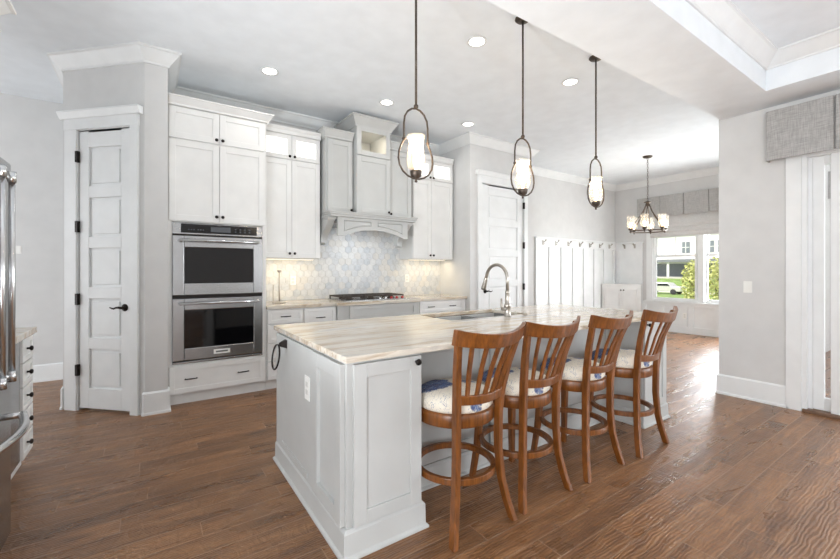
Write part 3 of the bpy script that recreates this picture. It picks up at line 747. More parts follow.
t = basecab('base_cabinet', 'white base cabinet with one wide top drawer at the right end of the counter', 2.99, 3.862, M['white'])
drawer(f, 3.03, 3.80, .715, .862, t, M['white'], pulls=(3.22, 3.60)); door(f, 3.03, 3.413, .115, .705, t, M['white'], kn=(3.385, .65)); door(f, 3.417, 3.80, .115, .705, t, M['white'], kn=(3.445, .65))
# countertop with bump at the cooktop
mb = MB(); pts = [(1.034, 5.066), (1.034, 4.405), (1.80, 4.405), (1.815, 4.345), (3.0, 4.345), (3.015, 4.405), (3.866, 4.405), (3.866, 5.066)]
mb.prism([(x, y, .8745) for x, y in pts], (0, 0, .0395))
tag(mb.build('countertop', M['stone'], None, .004, (2.4, 4.75, .8745)), 'long pale stone countertop along the back wall under the marble hexagon tiles', 'countertop')
# cooktop
t = thing('cooktop', 'gas cooktop with dark cast iron grates set in the back counter', 'cooktop', (2.41, 4.74, .914))
MB().box(1.945, 2.875, 4.47, 5.0, .9145, .924).build('tray', M['steel'], t, .003)
for cx in (2.105, 2.41, 2.715):
    mb = MB(); h = .972; a = .146
    mb.box(cx-a, cx+a, 4.57, 4.585, h-.016, h).box(cx-a, cx+a, 4.965, 4.98, h-.016, h).box(cx-a, cx-a+.014, 4.57, 4.98, h-.016, h).box(cx+a-.014, cx+a, 4.57, 4.98, h-.016, h)
    mb.box(cx-.007, cx+.007, 4.57, 4.98, h-.016, h)
    for y in (4.66, 4.77, 4.88): mb.box(cx-a, cx+a, y, y+.014, h-.016, h)
    for sx_ in (-1, 1):
        for y in (4.578, 4.972): mb.box(cx+sx_*(a-.007)-.007, cx+sx_*(a-.007)+.007, y-.007, y+.007, .924, h-.01)
    mb.build('grate', M['castiron'], t, .002)
    for y in (4.67, 4.88):
        MB().lathe([(.05, 0), (.05, .012), (.036, .014), (.036, .024), (.005, .026)], (cx, y, .924), n=18).build('burner', M['castiron'], t)
for k in range(5):
    MB().lathe([(.019, 0), (.019, .006), (.015, .026), (.004, .028)], (2.465+.085*k, 4.515, .924), n=14).build('control_knob', M['red'] if k >= 2 else M['steelv'], t)

# paper towel holder, outlets on the splash
t = thing('paper_towel_holder', 'empty silver paper towel holder standing on the back counter near the oven', 'towel holder', (1.25, 4.74, .914))
MB().lathe([(.082, 0), (.082, .008), (.07, .014), (.01, .018)], (1.25, 4.74, .9145), n=28).build('base', M['nickel'], t)
mb = MB(); mb.cyl((1.25, 4.74, .928), (1.25, 4.74, 1.27), .0075, 12); mb.build('post', M['nickel'], t)
MB().lathe([(.006, 0), (.02, .01), (.024, .022), (.018, .036), (.004, .042)], (1.25, 4.74, 1.268), n=16).build('finial', M['nickel'], t)
MB().cyl((1.18, 4.74, .925), (1.18, 4.74, 1.13), .004, 8).build('side_arm', M['nickel'], t)
fs = FY(BY-.0125)
outlet('wall_outlet', fs, 1.505, 1.165, 'white outlet on the hexagon tiles near the paper towel holder')
outlet('wall_outlet', fs, 3.23, 1.175, 'white outlet on the hexagon tiles right of the cooktop')

# ------------------------------------------------------------------ island
IX0, IX1 = .730, 3.752; IF, IB = 1.65, 2.775; RY = 1.93
t = thing('kitchen_island', 'long grey panelled kitchen island in the middle of the wood floor', 'island', ((IX0+IX1)/2, 2.2, 0))
mb = MB(); zt = .881
mb.box(IX0, IX1, RY, RY+.02, .02, zt).box(IX0, IX1, IB-.02, IB, .02, zt).box(IX0, IX0+.02, RY, IB, .02, zt).box(IX1-.02, IX1, RY, IB, .02, zt).box(IX0, IX1, RY, IB, .02, .5)
mb.box(IX0, 1.13, IF, RY, .02, zt).box(3.36, IX1, IF, RY, .02, zt)
mb.build('body', M['grey'], t, .002)
fi = FY(IF); fe = FX(IX0, -1)
door(fi, .758, 1.126, .135, .872, t, M['grey'], kn=(1.093, .845), rail=.064)
door(fi, 3.366, 3.738, .135, .872, t, M['grey'], kn=(3.40, .845), rail=.064)
# end: narrow panel + plain wide panel
shaker(MB(), fe, IF+.018, 2.042, .135, .872, rail=.07, t=.024, rec=.018).build('end_panel', M['grey'], t, .002)
MB().fb(fe, 2.052, IB-.004, 0, .018, .135, .872).build('end_panel', M['grey'], t, .002)
MB().fb(fe, 2.13, IB-.15, .018, .024, .16, .19).build('panel_moulding', M['grey'], t, .002)
BP = [(0, .001), (.034, .001), (.034, .012), (.022, .022), (.020, .118), (.008, .132), (0, .132)]
mb = MB(); mb.sweep([(3.3, IB), (IX0, IB), (IX0, IF), (1.13, IF), (1.13, RY), (3.36, RY), (3.36, IF), (IX1, IF), (IX1, IB)][::-1], BP)
mb2 = MB(); path = [(3.3, IB), (IX0, IB), (IX0, IF), (1.13, IF), (1.13, RY), (3.36, RY), (3.36, IF), (IX1, IF), (IX1, IB)]
mb.bm.free(); mb2.sweep([(x, y) for x, y in path][::-1], [(-o, z) for o, z in BP]); mb2.build('base_moulding', M['grey'], t, .001)
# shaker panels on the knee wall behind the stools
for a in (1.14, 1.88, 2.62):
    shaker(MB(), FY(RY), a+.01, a+.73, .14, .875, rail=.075, t=.014, rec=.009).build('knee_panel', M['grey'], t, .002)
# stone top with sink cut-out
SX0, SX1, SY0, SY1 = 1.90, 2.76, 2.345, 2.79
CX0, CX1, CY0, CY1 = .712, 3.80, 1.618, 2.85; ZT, ZB = .914, .884
mb = MB(); V = {}
xs_, ys_ = [CX0, SX0, SX1, CX1], [CY0, SY0, SY1, CY1]
for iz, z in enumerate((ZB, ZT)):
    for i, x in enumerate(xs_):
        for j, y in enumerate(ys_): V[i, j, iz] = mb.bm.verts.new((x, y, z))
for i in range(3):
    for j in range(3):
        if (i, j) != (1, 1):
            for iz in (0, 1): mb.bm.faces.new([V[i, j, iz], V[i+1, j, iz], V[i+1, j+1, iz], V[i, j+1, iz]])
def side(a, b): mb.bm.faces.new([V[a+(0,)], V[b+(0,)], V[b+(1,)], V[a+(1,)]])
for i in range(3): side((i, 0), (i+1, 0)); side((i, 3), (i+1, 3)); side((0, i), (0, i+1)); side((3, i), (3, i+1))
side((1, 1), (2, 1)); side((1, 2), (2, 2)); side((1, 1), (1, 2)); side((2, 1), (2, 2))
tag(mb.build('countertop', M['stone'], None, .004, (2.25, 2.2, ZB)), 'cream and grey veined stone countertop on the kitchen island', 'countertop')
t = thing('kitchen_sink', 'stainless double bowl sink set into the island countertop', 'sink', (2.35, 2.56, .70))
def basin(x0, x1, y0, y1, z0, z1):
    mb = MB(); th = .004
    mb.box(x0, x1, y0, y1, z0, z0+th).box(x0, x0+th, y0, y1, z0, z1).box(x1-th, x1, y0, y1, z0, z1).box(x0, x1, y0, y0+th, z0, z1).box(x0, x1, y1-th, y1, z0, z1)
    return mb
MB().box(SX0-.03, SX1+.03, SY0-.03, SY0-.003, ZB-.006, ZB-.002).box(SX0-.03, SX1+.03, SY1+.003, SY1+.03, ZB-.006, ZB-.002).build('rim', M['steel'], t)
for a, b in ((SX0-.004, 2.345), (2.37, SX1+.004)):
    bs = basin(a, b, SY0-.004, SY1+.004, .70, ZB-.002).build('basin', M['steel'], t, .002)
    MB().lathe([(.04, 0), (.04, .003), (.028, .004)], ((a+b)/2, 2.57, .7045), n=20).build('drain', M['nickel'], bs)
# faucet
t = thing('kitchen_faucet', 'brushed nickel gooseneck pull-down faucet on the island beside the sink', 'faucet', (2.46, 2.300, .914))
fx, fy = 2.46, 2.300
MB().lathe([(.030, 0), (.030, .008), (.025, .014), (.0245, .075), (.028, .08), (.028, .095), (.021, .105), (.017, .19), (.019, .195), (.019, .205), (.0135, .215)], (fx, fy, .9145), n=24).build('base', M['nickel'], t)
pts = [(fx, fy, 1.12), (fx, fy, 1.215)]
for k in range(15):
    a = PI*k/14*.93; pts.append((fx, fy+.125-.125*math.cos(a), 1.22+.125*math.sin(a)))
e_ = Vector(pts[-1]); d_ = (e_-Vector(pts[-2])).normalized(); pts.append(tuple(e_+d_*.02))
MB().tube(pts, .0140, 14).build('spout', M['nickel'], t)
MB().lathe([(.0142, 0), (.0165, .015), (.018, .04), (.0215, .095), (.0215, .112), (.014, .116)], e_+d_*.015, d_, 18).build('spray_head', M['nickel'], t)
mb = MB(); mb.cyl((fx-.015, fy, .975), (fx-.062, fy, .978), .015, 14); mb.tube([(fx-.06, fy, .978), (fx-.068, fy, 1.0), (fx-.072, fy, 1.065)], [.013, .009, .007], 10)
mb.build('lever', M['nickel'], t)
t = thing('air_switch', 'small round nickel button on the island beside the faucet', 'button', (2.68, 2.300, .914))
MB().lathe([(.022, 0), (.022, .006), (.014, .008), (.014, .016), (.003, .018)], (2.68, 2.300, .9145), n=18).build('cap', M['nickel'], t)
# towel ring & outlet on the island's end
fee = FX(IX0-.018, -1)
t = thing('towel_ring', 'black towel ring on the left end of the kitchen island', 'towel ring', at(fee, 2.54, 0, .80))
mb = MB(); mb.hexa([at(fee, 2.515, 0, 0)+Vector((0, dy, .805+dz)) for dy, dz in ((0, 0), (.05, 0), (.05, .055), (0, .055))]+[at(fee, 2.528, .045, 0)+Vector((0, dy, .822+dz)) for dy, dz in ((0, 0), (.02, 0), (.02, .02), (0, .02))])
mb.build('bracket', M['bronze'], t, .003)
MB().tube([at(fee, 2.54+.075*math.sin(2*PI*k/28), .052+.012*(1-math.cos(2*PI*k/28)), .757+.075*math.cos(2*PI*k/28)) for k in range(28)], .0055, 8, True).build('ring', M['bronze'], t)
outlet('wall_outlet', frame((IX0-.018, 0, 0), (0, 1, 0), (-1, 0, 0)), 2.125, .655, 'white outlet on the left end of the kitchen island', ht=.13, wd=.075)

# ------------------------------------------------------------------ bar stools (built round their own origin, then copied)
def make_stool():
    t = thing('bar_stool', '', 'bar stool', (0, 0, 0), 'bar stools along the island')
    W = M['cherry']
    for s in (-1, 1):
        key = [(0, .200, -.245), (.10, .176, -.222), (.22, .154, -.204), (.38, .142, -.195), (.56, .142, -.197), (.68, .150, -.208), (.82, .171, -.236), (.96, .197, -.276), (1.005, .206, -.292)]
        MB().rectsweep([(s*x, y, z) for z, x, y in key], .031, [.042, .041, .040, .040, .042, .040, .035, .032, .030]).build('rear_leg', W, t, .005)
        MB().rectsweep([(s*x, y, z) for z, x, y in ((0, .178, .185), (.2, .155, .165), (.45, .14, .15), (.535, .138, .148))], [.032, .036, .042, .044], [.032, .036, .042, .044]).build('front_leg', W, t, .005)
    # curved crest and lower rails: arcs bowed to the back
    def rail(z0, z1, hw, yend, bow, th, lean, name, bev=.004, sag=.0):
        mb = MB(); n = 14; ring = []
        for k in range(n+1):
            q = -1+2*k/n; x = q*hw; y = yend-bow*(1-q*q)
            zz1 = z1-sag*(1-q*q)+.010*max(0, abs(q)-.7); zz0 = z0-.8*sag*(1-q*q)
            ring.append([mb.bm.verts.new(p) for p in ((x, y-th/2, zz0), (x, y+th/2, zz0), (x, y+th/2-lean, zz1), (x, y-th/2-lean, zz1))])
        for A, B in zip(ring, ring[1:]):
            for k in range(4): mb.bm.faces.new((A[k], A[(k+1) % 4], B[(k+1) % 4], B[k]))
        mb.bm.faces.new(ring[0]); mb.bm.faces.new(ring[-1])
        return mb.build(name, W, t, bev)
    rail(.955, 1.030, .229, -.274, .072, .024, .020, 'crest_rail', sag=.026)
    rail(.650, .698, .150, -.206, .034, .022, .006, 'lower_rail', sag=.008)
    for k in range(5):
        q = -.68+.34*k
        xb, yb = q*.150, -.211-.032*(1-q*q); xt, yt = q*.212, -.268-.068*(1-q*q)
        MB().rectsweep([(xb, yb, .684), ((xb+xt)/2, (yb+yt)/2-.002, .83), (xt, yt-.008, .950)], .026, .013, rot=-.25*q).build('slat', W, t, .003)
    MB().lathe([(.190, .518), (.209, .519), (.214, .524), (.215, .578), (.211, .587), (.19, .589)], (0, -.005, 0), n=48).build('seat_frame', W, t)
    MB().lathe([(.198, .586), (.209, .598), (.210, .624), (.200, .648), (.170, .665), (.11, .674), (.03, .677), (.001, .6775)], (0, -.003, 0), n=40).build('cushion', M['cushion'], t)
    MB().box(-.10, .10, -.10, .10, .505, .526).build('swivel_plate', M['bronze'], t)
    for s in (-1, 1):
        MB().cyl((s*.10, 0, .51), (s*.10, 0, .526), .012, 10).build('bolt', M['bronze'], t)
    mb = MB()
    ring = [(.205*math.cos(2*PI*k/48), -.012+.205*math.sin(2*PI*k/48)) for k in range(48)]
    mb.sweep([(x, y) for x, y in ring][::-1], [(-.014, .245), (.012, .245), (.014, .252), (.014, .272), (.010, .278), (-.014, .278)], True)
    mb.build('footrest_ring', W, t, .003)
    return t
def copy_tree(o, parent=None):
    c = o.copy(); C.objects.link(c)
    if parent is not None: c.parent = parent
    for ch in list(o.children): copy_tree(ch, c)
    return c
st0 = make_stool()
slabel = ['nearest wooden bar stool, closest to the island end with the towel ring', 'second wooden bar stool from the near end, in front of the faucet',
          'third wooden bar stool from the near end, between two others', 'farthest wooden bar stool, nearest the dining window']
for k, (x, y, r) in enumerate(((1.364, 1.668, 0), (1.848, 1.672, -.01), (2.408, 1.658, .012), (3.000, 1.640, .01))):
    o = st0 if k == 0 else copy_tree(st0)
    o.location = (x, y, 0); o.rotation_euler = (0, 0, r); o['label'] = slabel[k]

# ------------------------------------------------------------------ pendants
def make_pendant(zc):
    t = thing('pendant_light', '', 'pendant light', (0, 0, zc), 'iron pendants over the island'); z = lambda v: v
    I = M['iron']
    MB().lathe([(.06, 0), (.062, -.008), (.05, -.02), (.012, -.026)], (0, 0, zc), n=24).build('canopy', I, t)
    MB().cyl((0, 0, zc-.024), (0, 0, 2.345), .0075, 10).lathe([(.007, 0), (.015, .008), (.015, .02), (.007, .03)], (0, 0, 2.335), n=14).build('rod', I, t)
    # loop: arch on top, pinched waist, round bottom
    half = [(0, 2.335), (.032, 2.328), (.064, 2.305), (.085, 2.27), (.092, 2.22), (.092, 2.15), (.093, 2.12), (.112, 2.085), (.128, 2.045), (.132, 2.00), (.123, 1.958), (.099, 1.922), (.062, 1.897), (.022, 1.886)]
    pts = [(x, 0, zz) for x, zz in half]+[(-x, 0, zz) for x, zz in half[::-1] if x > 0]
    mb = MB(); mb.tube(pts, .0062, 8, True)
    for s in (-1, 1): mb.sphere((s*.092, 0, 2.128), .0125, n=10)
    mb.build('loop_frame', I, t)
    MB().lathe([(.006, 1.862), (.010, 1.866), (.007, 1.875), (.012, 1.886), (.034, 1.90), (.038, 1.925), (.038, 1.935), (.014, 1.94)], (0, 0, 0), n=20).build('socket_cup', I, t)
    MB().lathe([(.034, 1.936), (.052, 1.965), (.060, 2.0), (.056, 2.04), (.046, 2.085), (.047, 2.125), (.060, 2.16)], (0, 0, 0), n=28, cap=False).build('glass_shade', M['seeded'], t)
    b = MB(); b.lathe([(.010, 1.94), (.010, 1.97), (.018, 1.995), (.020, 2.015), (.014, 2.04), (.003, 2.058)], (0, 0, 0), n=16).build('bulb', M['bulb'], t)
    return t
p0 = make_pendant(H0)
plabel = ['nearest hanging pendant light, left of the row over the island', 'middle pendant light over the island, in front of the closet door', 'farthest hanging pendant light over the island, right of the row']
for k, x in enumerate((1.408, 2.42, 3.424)):
    o = p0 if k == 0 else copy_tree(p0)
    o.location = (x, 2.10, H0); o['label'] = plabel[k]
    l = bpy.data.lights.new('pendant_lamp', 'POINT'); l.energy = 3.0; l.color = (1, .78, .52); l.shadow_soft_size = .03
    lo = bpy.data.objects.new('pendant_lamp', l); C.objects.link(lo); lo.location = (x, 2.10, 2.10)

# chandelier
t = thing('chandelier', 'iron chandelier with six glass shades hanging in front of the dining window', 'chandelier', (7.15, 3.42, H0))
cx, cy = 7.15, 3.42; I = M['iron']; R_ = .275
MB().lathe([(.075, H0), (.077, H0-.01), (.06, H0-.025), (.014, H0-.03)], (cx, cy, 0), n=24).build('canopy', I, t)
mb = MB()
nl = 19; zz = H0-.028; ln = (zz-2.50)/nl
for k in range(nl):
    zc = zz-ln*(k+.5); e = []
    for q in range(10):
        a = 2*PI*q/10; hx = .011*math.cos(a); e.append((cx+(hx if k % 2 else 0), cy+(0 if k % 2 else hx), zc+ln*.62*math.sin(a)))
    mb.tube(e, .003, 5, True)
mb.build('chain', I, t)
MB().lathe([(.008, 2.51), (.02, 2.50), (.058, 2.485), (.06, 2.475), (.03, 2.465), (.022, 2.42), (.012, 2.40)], (cx, cy, 0), n=20).build('hub', I, t)
MB().tube([(cx+R_*math.cos(2*PI*k/48), cy+R_*math.sin(2*PI*k/48), 1.975) for k in range(48)], .010, 8, True).build('ring', I, t)
for k in range(6):
    a = 2*PI*k/6+.28; ca, sa = math.cos(a), math.sin(a)
    P = lambda r, z: (cx+r*ca, cy+r*sa, z)
    MB().tube([P(r, z) for r, z in ((.022, 2.46), (.042, 2.40), (.075, 2.32), (.13, 2.23), (.195, 2.14), (.25, 2.05), (.275, 1.975))], .0075, 8).build('arm', I, t)
    MB().lathe([(.006, 1.945), (.012, 1.955), (.008, 1.97), (.014, 1.985), (.036, 2.005), (.038, 2.03), (.012, 2.035)], P(R_, 0), n=16).build('socket_cup', I, t)
    MB().lathe([(.034, 2.03), (.055, 2.06), (.062, 2.10), (.058, 2.15), (.054, 2.195), (.066, 2.245)], P(R_, 0), n=22, cap=False).build('glass_shade', M['seeded'], t)
    MB().lathe([(.010, 2.035), (.010, 2.06), (.022, 2.085), (.024, 2.105), (.003, 2.14)], P(R_, 0), n=12).build('bulb', M['flame'], t)
l = bpy.data.lights.new('chandelier_lamp', 'POINT'); l.energy = 8; l.color = (1, .8, .56); l.shadow_soft_size = .3
lo = bpy.data.objects.new('chandelier_lamp', l); C.objects.link(lo); lo.location = (cx, cy, 2.2)

# recessed downlights
for x, y, lb in ((.98, 4.07, 'recessed ceiling light above the double oven'), (2.30, 4.05, 'recessed ceiling light above the cooktop, just left of the near pendant'), (3.55, 4.03, 'recessed ceiling light near the closet door at the end of the counter'),
                 (2.33, 2.53, 'recessed ceiling light between the near and the middle pendant'), (3.64, 2.52, 'recessed ceiling light left of the farthest pendant'), (.98, 2.53, '')):
    if not lb: continue
    t = thing('recessed_light', lb, 'ceiling light', (x, y, H0-.006), 'recessed ceiling lights')
    MB().lathe([(.066, -.001), (.085, -.002), (.088, -.008), (.084, -.012), (.066, -.010)], (x, y, H0), n=32, cap=False).build('trim_ring', M['trim'], t)
    MB().lathe([(.067, -.004), (.067, -.007)], (x, y, H0), n=32).build('lens', M['led'], t)
    area('recessed_lamp', (x, y, H0-.02), (0, 0, -1), .12, .12, 1.3, (1, .95, .87), 2.4)

# ------------------------------------------------------------------ dining corner: hooks, console, valance, shade, outlet
names = ['first', 'second', 'third', 'fourth', 'fifth', 'sixth', 'seventh']
def hook(fr, a, z, label):
    t = thing('coat_hook', label, 'coat hook', at(fr, a, .034, z-.05), 'coat hooks on the white rail')
    MB().fb(fr, a-.018, a+.018, .0345, .040, z-.05, z+.045).build('back_plate', M['nickel'], t, .003)
    mb = MB(); mb.tube([at(fr, a, .038, z+.005), at(fr, a, .075, z+.012), at(fr, a, .105, z+.04)], .009, 8); mb.sphere(at(fr, a, .107, z+.044), .017, n=10)
    mb.tube([at(fr, a, .038, z-.03), at(fr, a, .06, z-.036), at(fr, a, .075, z-.012)], .007, 8)
    mb.build('prong', M['nickel'], t)
for k, a in enumerate((6.40, 6.80, 7.21, 7.61, 7.98, 8.37, 8.755)):
    hook(fb_, a, 1.845, names[k]+' coat hook from the closet door on the white board and batten wall')
for k, (a, z) in enumerate(((4.83, 1.84), (4.6, 1.84))):
    hook(fw, a, z, ('first', 'second')[k]+' coat hook right of the room corner, above the built-in console')
t = thing('console_cabinet', 'low white built-in cabinet with two doors across the dining room corner', 'cabinet', (8.9, 4.9, 0))
QA, QB = Vector((8.46, BY-.04)), Vector((WX-.04, 4.45)); qd = (QB-QA).normalized(); QL = (QB-QA).length
fc = frame((QA.x, QA.y, 0), (qd.x, qd.y, 0), (qd.y, -qd.x, 0)) if qd.y < 0 else None
tri = [(QA.x, QA.y), (QB.x, QB.y), (WX-.04, BY-.04)]
MB().prism([(x, y, .0) for x, y in tri], (0, 0, .95)).build('body', M['white'], t, .002)
if fc[2].x > 0: fc = (fc[0], fc[1], -fc[2])
MB().prism([(QA.x-.03, QA.y, .9505), (QA.x-.03, QA.y-.005, .9505), (QB.x-.002, QB.y-.03, .9505), (WX-.04, QB.y-.03, .9505), (WX-.04, BY-.04, .9505)], (0, 0, .032)).build('top', M['white'], t, .003)
MB().fb(fc, .0, QL, .001, .012, 0, .12).build('base_board', M['white'], t, .002)
door(fc, .05, QL/2-.002, .13, .90, t, M['white'], kn=(QL/2-.03, .85)); door(fc, QL/2+.002, QL-.05, .13, .90, t, M['white'], kn=(QL/2+.03, .85))
# valances: pleated box
def valance(label, fr, a_hi, a_lo, z0, z1, w_, splits, mat, slant=0.):
    t = thing('window_valance', label, 'valance', at(fr, a_hi, 0, z0))
    cuts = [a_hi]+splits+[a_lo]
    for p, q in zip(cuts, cuts[1:]):
        mb = MB(); n = 8
        top = []; 
        P = []
        for k in range(n+1):
            s_ = k/n; a = p-.008-(p-q-.016)*s_
            bulge = .010*math.sin(PI*s_)
            P.append((a, w_+bulge))
        for (aa, wa), (bb, wb) in zip(P, P[1:]):
            mb.hexa([at(fr, aa, wa-.012, z0), at(fr, bb, wb-.012, z0), at(fr, bb, wb, z0), at(fr, aa, wa, z0), at(fr, aa, w_-.012, z1), at(fr, bb, w_-.012, z1), at(fr, bb, w_, z1), at(fr, aa, w_, z1)])
        bmesh.ops.remove_doubles(mb.bm, verts=mb.bm.verts[:], dist=1e-5)
        mb.build('pleat_panel', mat, t)
    MB().fb(fr, a_lo+.01, a_hi-.01, .035, w_-.016, z1-.02, z1-.001).fb(fr, a_hi-.012, a_hi-.001, .035, w_-.013, z0, z1).fb(fr, a_lo+.001, a_lo+.012, .035, w_-.013, z0, z1).build('board', mat, t)
    MB().fb(fr, a_lo+.02, a_hi-.02, w_-.035, w_-.022, z0+.01, z1-.02).build('lining', mat, t)
    return t
valance('grey pleated linen valance above the dining window', fw, 4.52, 1.45, 2.44, 2.875, .12, [4.03, 3.58, 3.14, 2.68, 2.22, 1.8], M['linen'])
valance('grey pleated linen valance above the patio door at right', fr_, 1.235, -2.95, 2.335, 2.80, .13, [.775, .25, -.3, -.85, -1.4, -1.95, -2.5], M['linen'])
t = thing('roman_shade', 'pale roman shade gathered at the top of the dining window', 'shade', (WX-.04, 3.0, 2.0))
folds = [(2.0, .015), (2.0, .055), (2.04, .068), (2.09, .06), (2.10, .045), (2.085, .06), (2.12, .078), (2.19, .066), (2.21, .045), (2.20, .06), (2.25, .075), (2.34, .055), (2.46, .036), (2.46, .015)]
mb = MB(); mb.prism([at(fw, 4.245, .012+w_, z) for z, w_ in folds], Vector((0, -2.52, 0)))
mb.build('folded_fabric', M['roman'], t)
outlet('wall_outlet', frame((WX-.036, 0, 0), (0, 1, 0), (-1, 0, 0)), 3.592, .36, 'white outlet on the panelling below the dining window')
outlet('light_switch', fr_, 1.405, 1.13, 'white light switch on the wall left of the patio door')

# ------------------------------------------------------------------ left wall: refrigerator and cabinets
t = thing('refrigerator', 'stainless french door refrigerator at the left edge of the photo', 'refrigerator', (-.92, 2.23, 0))
FYa, FYb = 1.87, 2.575
MB().box(-1.30, -.60, FYa, FYb, .06, 1.80).build('body', M['steeld'], t, .004)
MB().box(-1.28, -.66, FYa+.02, FYb-.02, 0, .06).build('grille', M['dark'], t)
ff = FX(-.592, 1); mid = 2.226
for a0, a1 in ((mid+.003, FYb), (FYa, mid-.003)):
    d = MB().fb(ff, a0, a1, 0, .062, .80, 1.79).build('door', M['steel'], t, .008)
    ha = mid+.066 if a0 > mid else mid-.066
    mb = MB(); mb.cyl(at(ff, ha, .122, .845), at(ff, ha, 0.122, 1.70), .0108, 16)
    for zz in (.862, 1.683): mb.cyl(at(ff, ha, .06, zz), at(ff, ha, .124, zz), .0125, 12); mb.cyl(at(ff, ha, .122, zz-.022), at(ff, ha, .122, zz+.022), .0145, 16)
    mb.build('handle', M['steelv'], d)
d = MB().fb(ff, FYa, FYb, 0, .062, .085, .79).build('freezer_drawer', M['steel'], t, .008)
mb = MB(); mb.tube([at(ff, FYa+.08+(FYb-FYa-.16)*k/14, .115+.045*math.sin(PI*k/14), .645) for k in range(15)], .016, 12)
for a in (FYa+.085, FYb-.085): mb.cyl(at(ff, a, .05, .645), at(ff, a, .12, .645), .015, 12)
mb.build('handle', M['steelv'], d)
tag(MB().box(-1.30, -.60, 2.60, 2.632, 0, 1.80).build('end_panel', M['white'], None, .002, (-.95, 2.616, 0)), 'narrow white panel standing between the refrigerator and the drawer cabinets', 'panel')
t = thing('undercounter_cooler', 'grey steel under-counter appliance beside the refrigerator', 'appliance', (-.97, 3.09, 0))
MB().box(-1.30, -.68, 2.65, 3.40, .1, .872).build('body', M['steeld'], t, .003)
MB().fb(FX(-.68), 2.655, 3.395, 0, .02, .12, .865).build('door', M['steel'], t, .004)
MB().box(-1.3, -.72, 2.66, 3.39, 0, .1).build('toe_kick', M['dark'], t)
t = thing('base_cabinet', 'white five-drawer base cabinet with black knobs at the left edge', 'cabinet', (-.97, 3.53, 0))
MB().box(-1.30, -.672, 3.405, 3.675, .1, .872).build('body', M['white'], t, .002)
MB().box(-1.3, -.71, 3.41, 3.68, 0, .1).build('toe_kick', M['recess'], t)
fl = FX(-.672)
for k in range(5):
    z0 = .112+k*.152
    drawer(fl, 3.415, 3.668, z0, z0+.144, t, M['white'], knobs=(3.55,), rail=.03)
tag(MB().box(-1.31, -.636, 2.645, 3.70, .8735, .914).build('countertop', M['stone'], None, .004, (-.96, 3.24, .8735)), 'pale stone countertop on the left drawer cabinets beside the refrigerator', 'countertop')
t = thing('wall_cabinet', 'white cabinet with crown above the refrigerator, at the top left corner', 'cabinet', (-.97, 2.3, 1.95))
MB().box(-1.31, -.70, 1.80, 2.66, 1.95, 2.50).build('body', M['white'], t, .002)
for a0, a1, k in ((1.81, 2.227, 2.2), (2.231, 2.65, 2.26)): door(FX(-.70), a0, a1, 1.96, 2.47, t, M['white'], kn=(k, 2.0))
MB().sweep([(-1.31, 2.69), (-.655, 2.69), (-.655, 1.8)], [(-o, z) for o, z in crownprof(2.49, 2.60, .10)]).build('crown', M['white'], t, .002)
t = thing('wall_cabinet', 'white wall cabinet with crown above the left counter', 'cabinet', (-1.14, 3.27, 1.44))
MB().box(-1.31, -.97, 2.77, 3.79, 1.44, 2.86).build('body', M['white'], t, .002)
for a0, a1, k in ((2.78, 3.278, 3.25), (3.282, 3.78, 3.31)): door(FX(-.97), a0, a1, 1.45, 2.83, t, M['white'], kn=(k, 1.5))
MB().sweep([(-1.31, 3.79), (-.95, 3.79), (-.95, 2.77)], [(-o, z) for o, z in crownprof(2.85, 2.955, .10)]).build('crown', M['white'], t, .002)

outlet('light_switch', FY(6.28), -1.235, 1.53, 'small white switch on the hallway wall behind the refrigerator handles', wd=.05, ht=.09)

# ------------------------------------------------------------------ outside
M['lawn'] = paint('lawn_grass', (122, 148, 72), .95, var=.4, nscale=1.2, bmp=.3)
M['road'] = paint('pale_concrete', (196, 192, 184), .9, var=.1)
M['siding'] = paint('white_siding', (236, 236, 234), .7, scale=(1, 1, 9), nscale=3)
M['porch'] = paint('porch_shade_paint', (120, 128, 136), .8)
M['roof'] = paint('slate_roof', (120, 124, 130), .8, var=.15, nscale=8)
M['bark'] = paint('bark', (96, 80, 66), .9, var=.3, nscale=20)
M['leaf'] = paint('leaf_green', (198, 200, 128), .7, var=.4, nscale=9)
M['carpaint'] = paint('silver_car_paint', (206, 204, 200), .3, .3)
M['carglass'] = paint('car_glass', (30, 33, 38), .1)
M['tyre'] = paint('tyre_rubber', (28, 28, 28), .8)
def gz(x): return -.25-1.45*min(1, max(0, (x-9.3)/42)) if x < 60 else -1.7+1.45*min(1, (x-60)/14)
xs_ = [9.22, 14, 20, 28, 36, 44, 52, 60, 66, 74, 120]
mb = MB(); ring = []
for x in xs_: ring.append([mb.bm.verts.new((x, y, gz(x))) for y in (-10, 6, 14, 24, 34, 60)])
for A, B in zip(ring, ring[1:]):
    for k in range(5): mb.bm.faces.new((A[k], B[k], B[k+1], A[k+1]))
o = mb.build('lawn', M['lawn']); o['kind'] = 'structure'
mb = MB(); mb.prism([(57.0, -10, -1.66), (60.5, -10, -1.66), (60.5, 60, -1.66), (57.0, 60, -1.66)], (0, 0, -.15)); o = mb.build('street', M['road']); o['kind'] = 'structure'
mb = MB().box(5.1, 12.2, -6, 1.5, -.28, -.04); o = mb.build('patio_slab', M['road']); o['kind'] = 'structure'
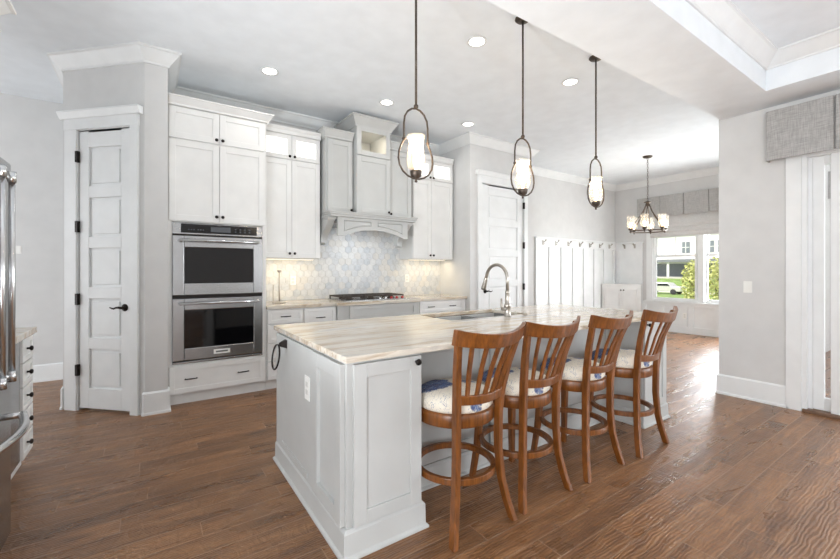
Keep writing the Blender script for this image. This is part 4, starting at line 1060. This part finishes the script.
# house over the road
t = thing('house', 'white sided house with a shaded porch across the street, seen through the window', 'house', (84, 30, -.25))
MB().box(80, 92, 14, 48, 2.9, 8.5).box(83, 92, 14, 48, -.3, 2.9).build('wall', M['siding'], t)
MB().box(78.5, 80.2, 13.5, 48.5, 2.75, 3.25).build('porch_roof', M['roof'], t)
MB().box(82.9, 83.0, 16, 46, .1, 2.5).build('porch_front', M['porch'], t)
for y in (16, 22, 28, 34, 40, 46): MB().box(78.9, 79.2, y, y+.35, -.3, 2.8).build('porch_post', M['siding'], t)
MB().box(78.6, 83, 13.5, 48.5, -.3, .0).build('porch_floor', M['road'], t)
for y in (19, 25.5, 27.3, 31, 37):
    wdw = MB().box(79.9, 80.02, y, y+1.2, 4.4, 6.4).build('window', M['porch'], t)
    MB().box(79.86, 79.9, y+.55, y+.65, 4.4, 6.4).box(79.86, 79.9, y, y+1.2, 5.35, 5.45).build('muntin', M['siding'], wdw)
mb = MB(); mb.prism([(78.8, 13, 8.5), (93, 13, 8.5), (86, 13, 12.5)], (0, 36, 0)); mb.build('roof', M['roof'], t)
# parked car
cx, cy = 53.5, 23.6; g = gz(cx)
t = thing('car', 'pale car parked on the street beyond the lawn, seen through the window', 'car', (cx, cy, g))
prof = [(-2.2, .35), (-2.25, .75), (-2.0, .95), (-1.2, 1.0), (-.75, 1.42), (.9, 1.45), (1.55, 1.0), (2.2, .92), (2.25, .4)]
MB().prism([(cx-.85, cy+a, g+z) for a, z in prof], (1.7, 0, 0)).build('body', M['carpaint'], t, .06)
MB().prism([(cx-.87, cy+a, g+z) for a, z in ((-1.05, 1.02), (-.68, 1.36), (.85, 1.38), (1.35, 1.02))], (1.74, 0, 0)).build('window', M['carglass'], t)
for a in (-1.4, 1.4):
    for s in (-.78, .78): MB().cyl((cx+s-.11, cy+a, g+.33), (cx+s+.11, cy+a, g+.33), .33, 20).build('wheel', M['tyre'], t)
# small sunlit trees
def tree(label, x, y, h, r, seed):
    rnd = random.Random(seed); g = gz(x)
    t = thing('tree', label, 'tree', (x, y, g), 'young trees on the lawn')
    mb = MB(); mb.tube([(x, y, g), (x+.05, y-.03, g+h*.4), (x, y+.04, g+h*.8)], [.07, .05, .02], 8)
    for k in range(7):
        a = rnd.uniform(0, 2*PI); zb = g+h*rnd.uniform(.3, .7)
        mb.tube([(x, y, zb), (x+r*.4*math.cos(a), y+r*.4*math.sin(a), zb+h*.12), (x+r*.75*math.cos(a), y+r*.75*math.sin(a), zb+h*.2)], [.025, .015, .006], 6)
    mb.build('trunk', M['bark'], t)
    mb = MB()
    for k in range(1300):
        u = Vector((rnd.gauss(0, 1), rnd.gauss(0, 1), rnd.gauss(0, 1))).normalized()*(rnd.random()**.4)
        c = Vector((x+u.x*r, y+u.y*r, g+h*.58+u.z*h*.42))
        a = Vector((rnd.gauss(0, 1), rnd.gauss(0, 1), rnd.gauss(0, .6))).normalized(); b = a.cross(Vector((rnd.gauss(0, 1), rnd.gauss(0, 1), rnd.gauss(0, 1)))).normalized()
        s = rnd.uniform(.035, .08)
        mb.bm.faces.new([mb.bm.verts.new(c+q) for q in (a*s, b*s*.55, -a*s, -b*s*.55)])
    mb.build('foliage', M['leaf'], t)
tree('yellow-green young tree outside, in the left pane of the dining window', 17.2, 6.55, 2.25, .40, 3)
tree('yellow-green young tree outside, in the right pane of the dining window', 16.2, 5.40, 2.3, .5, 5)
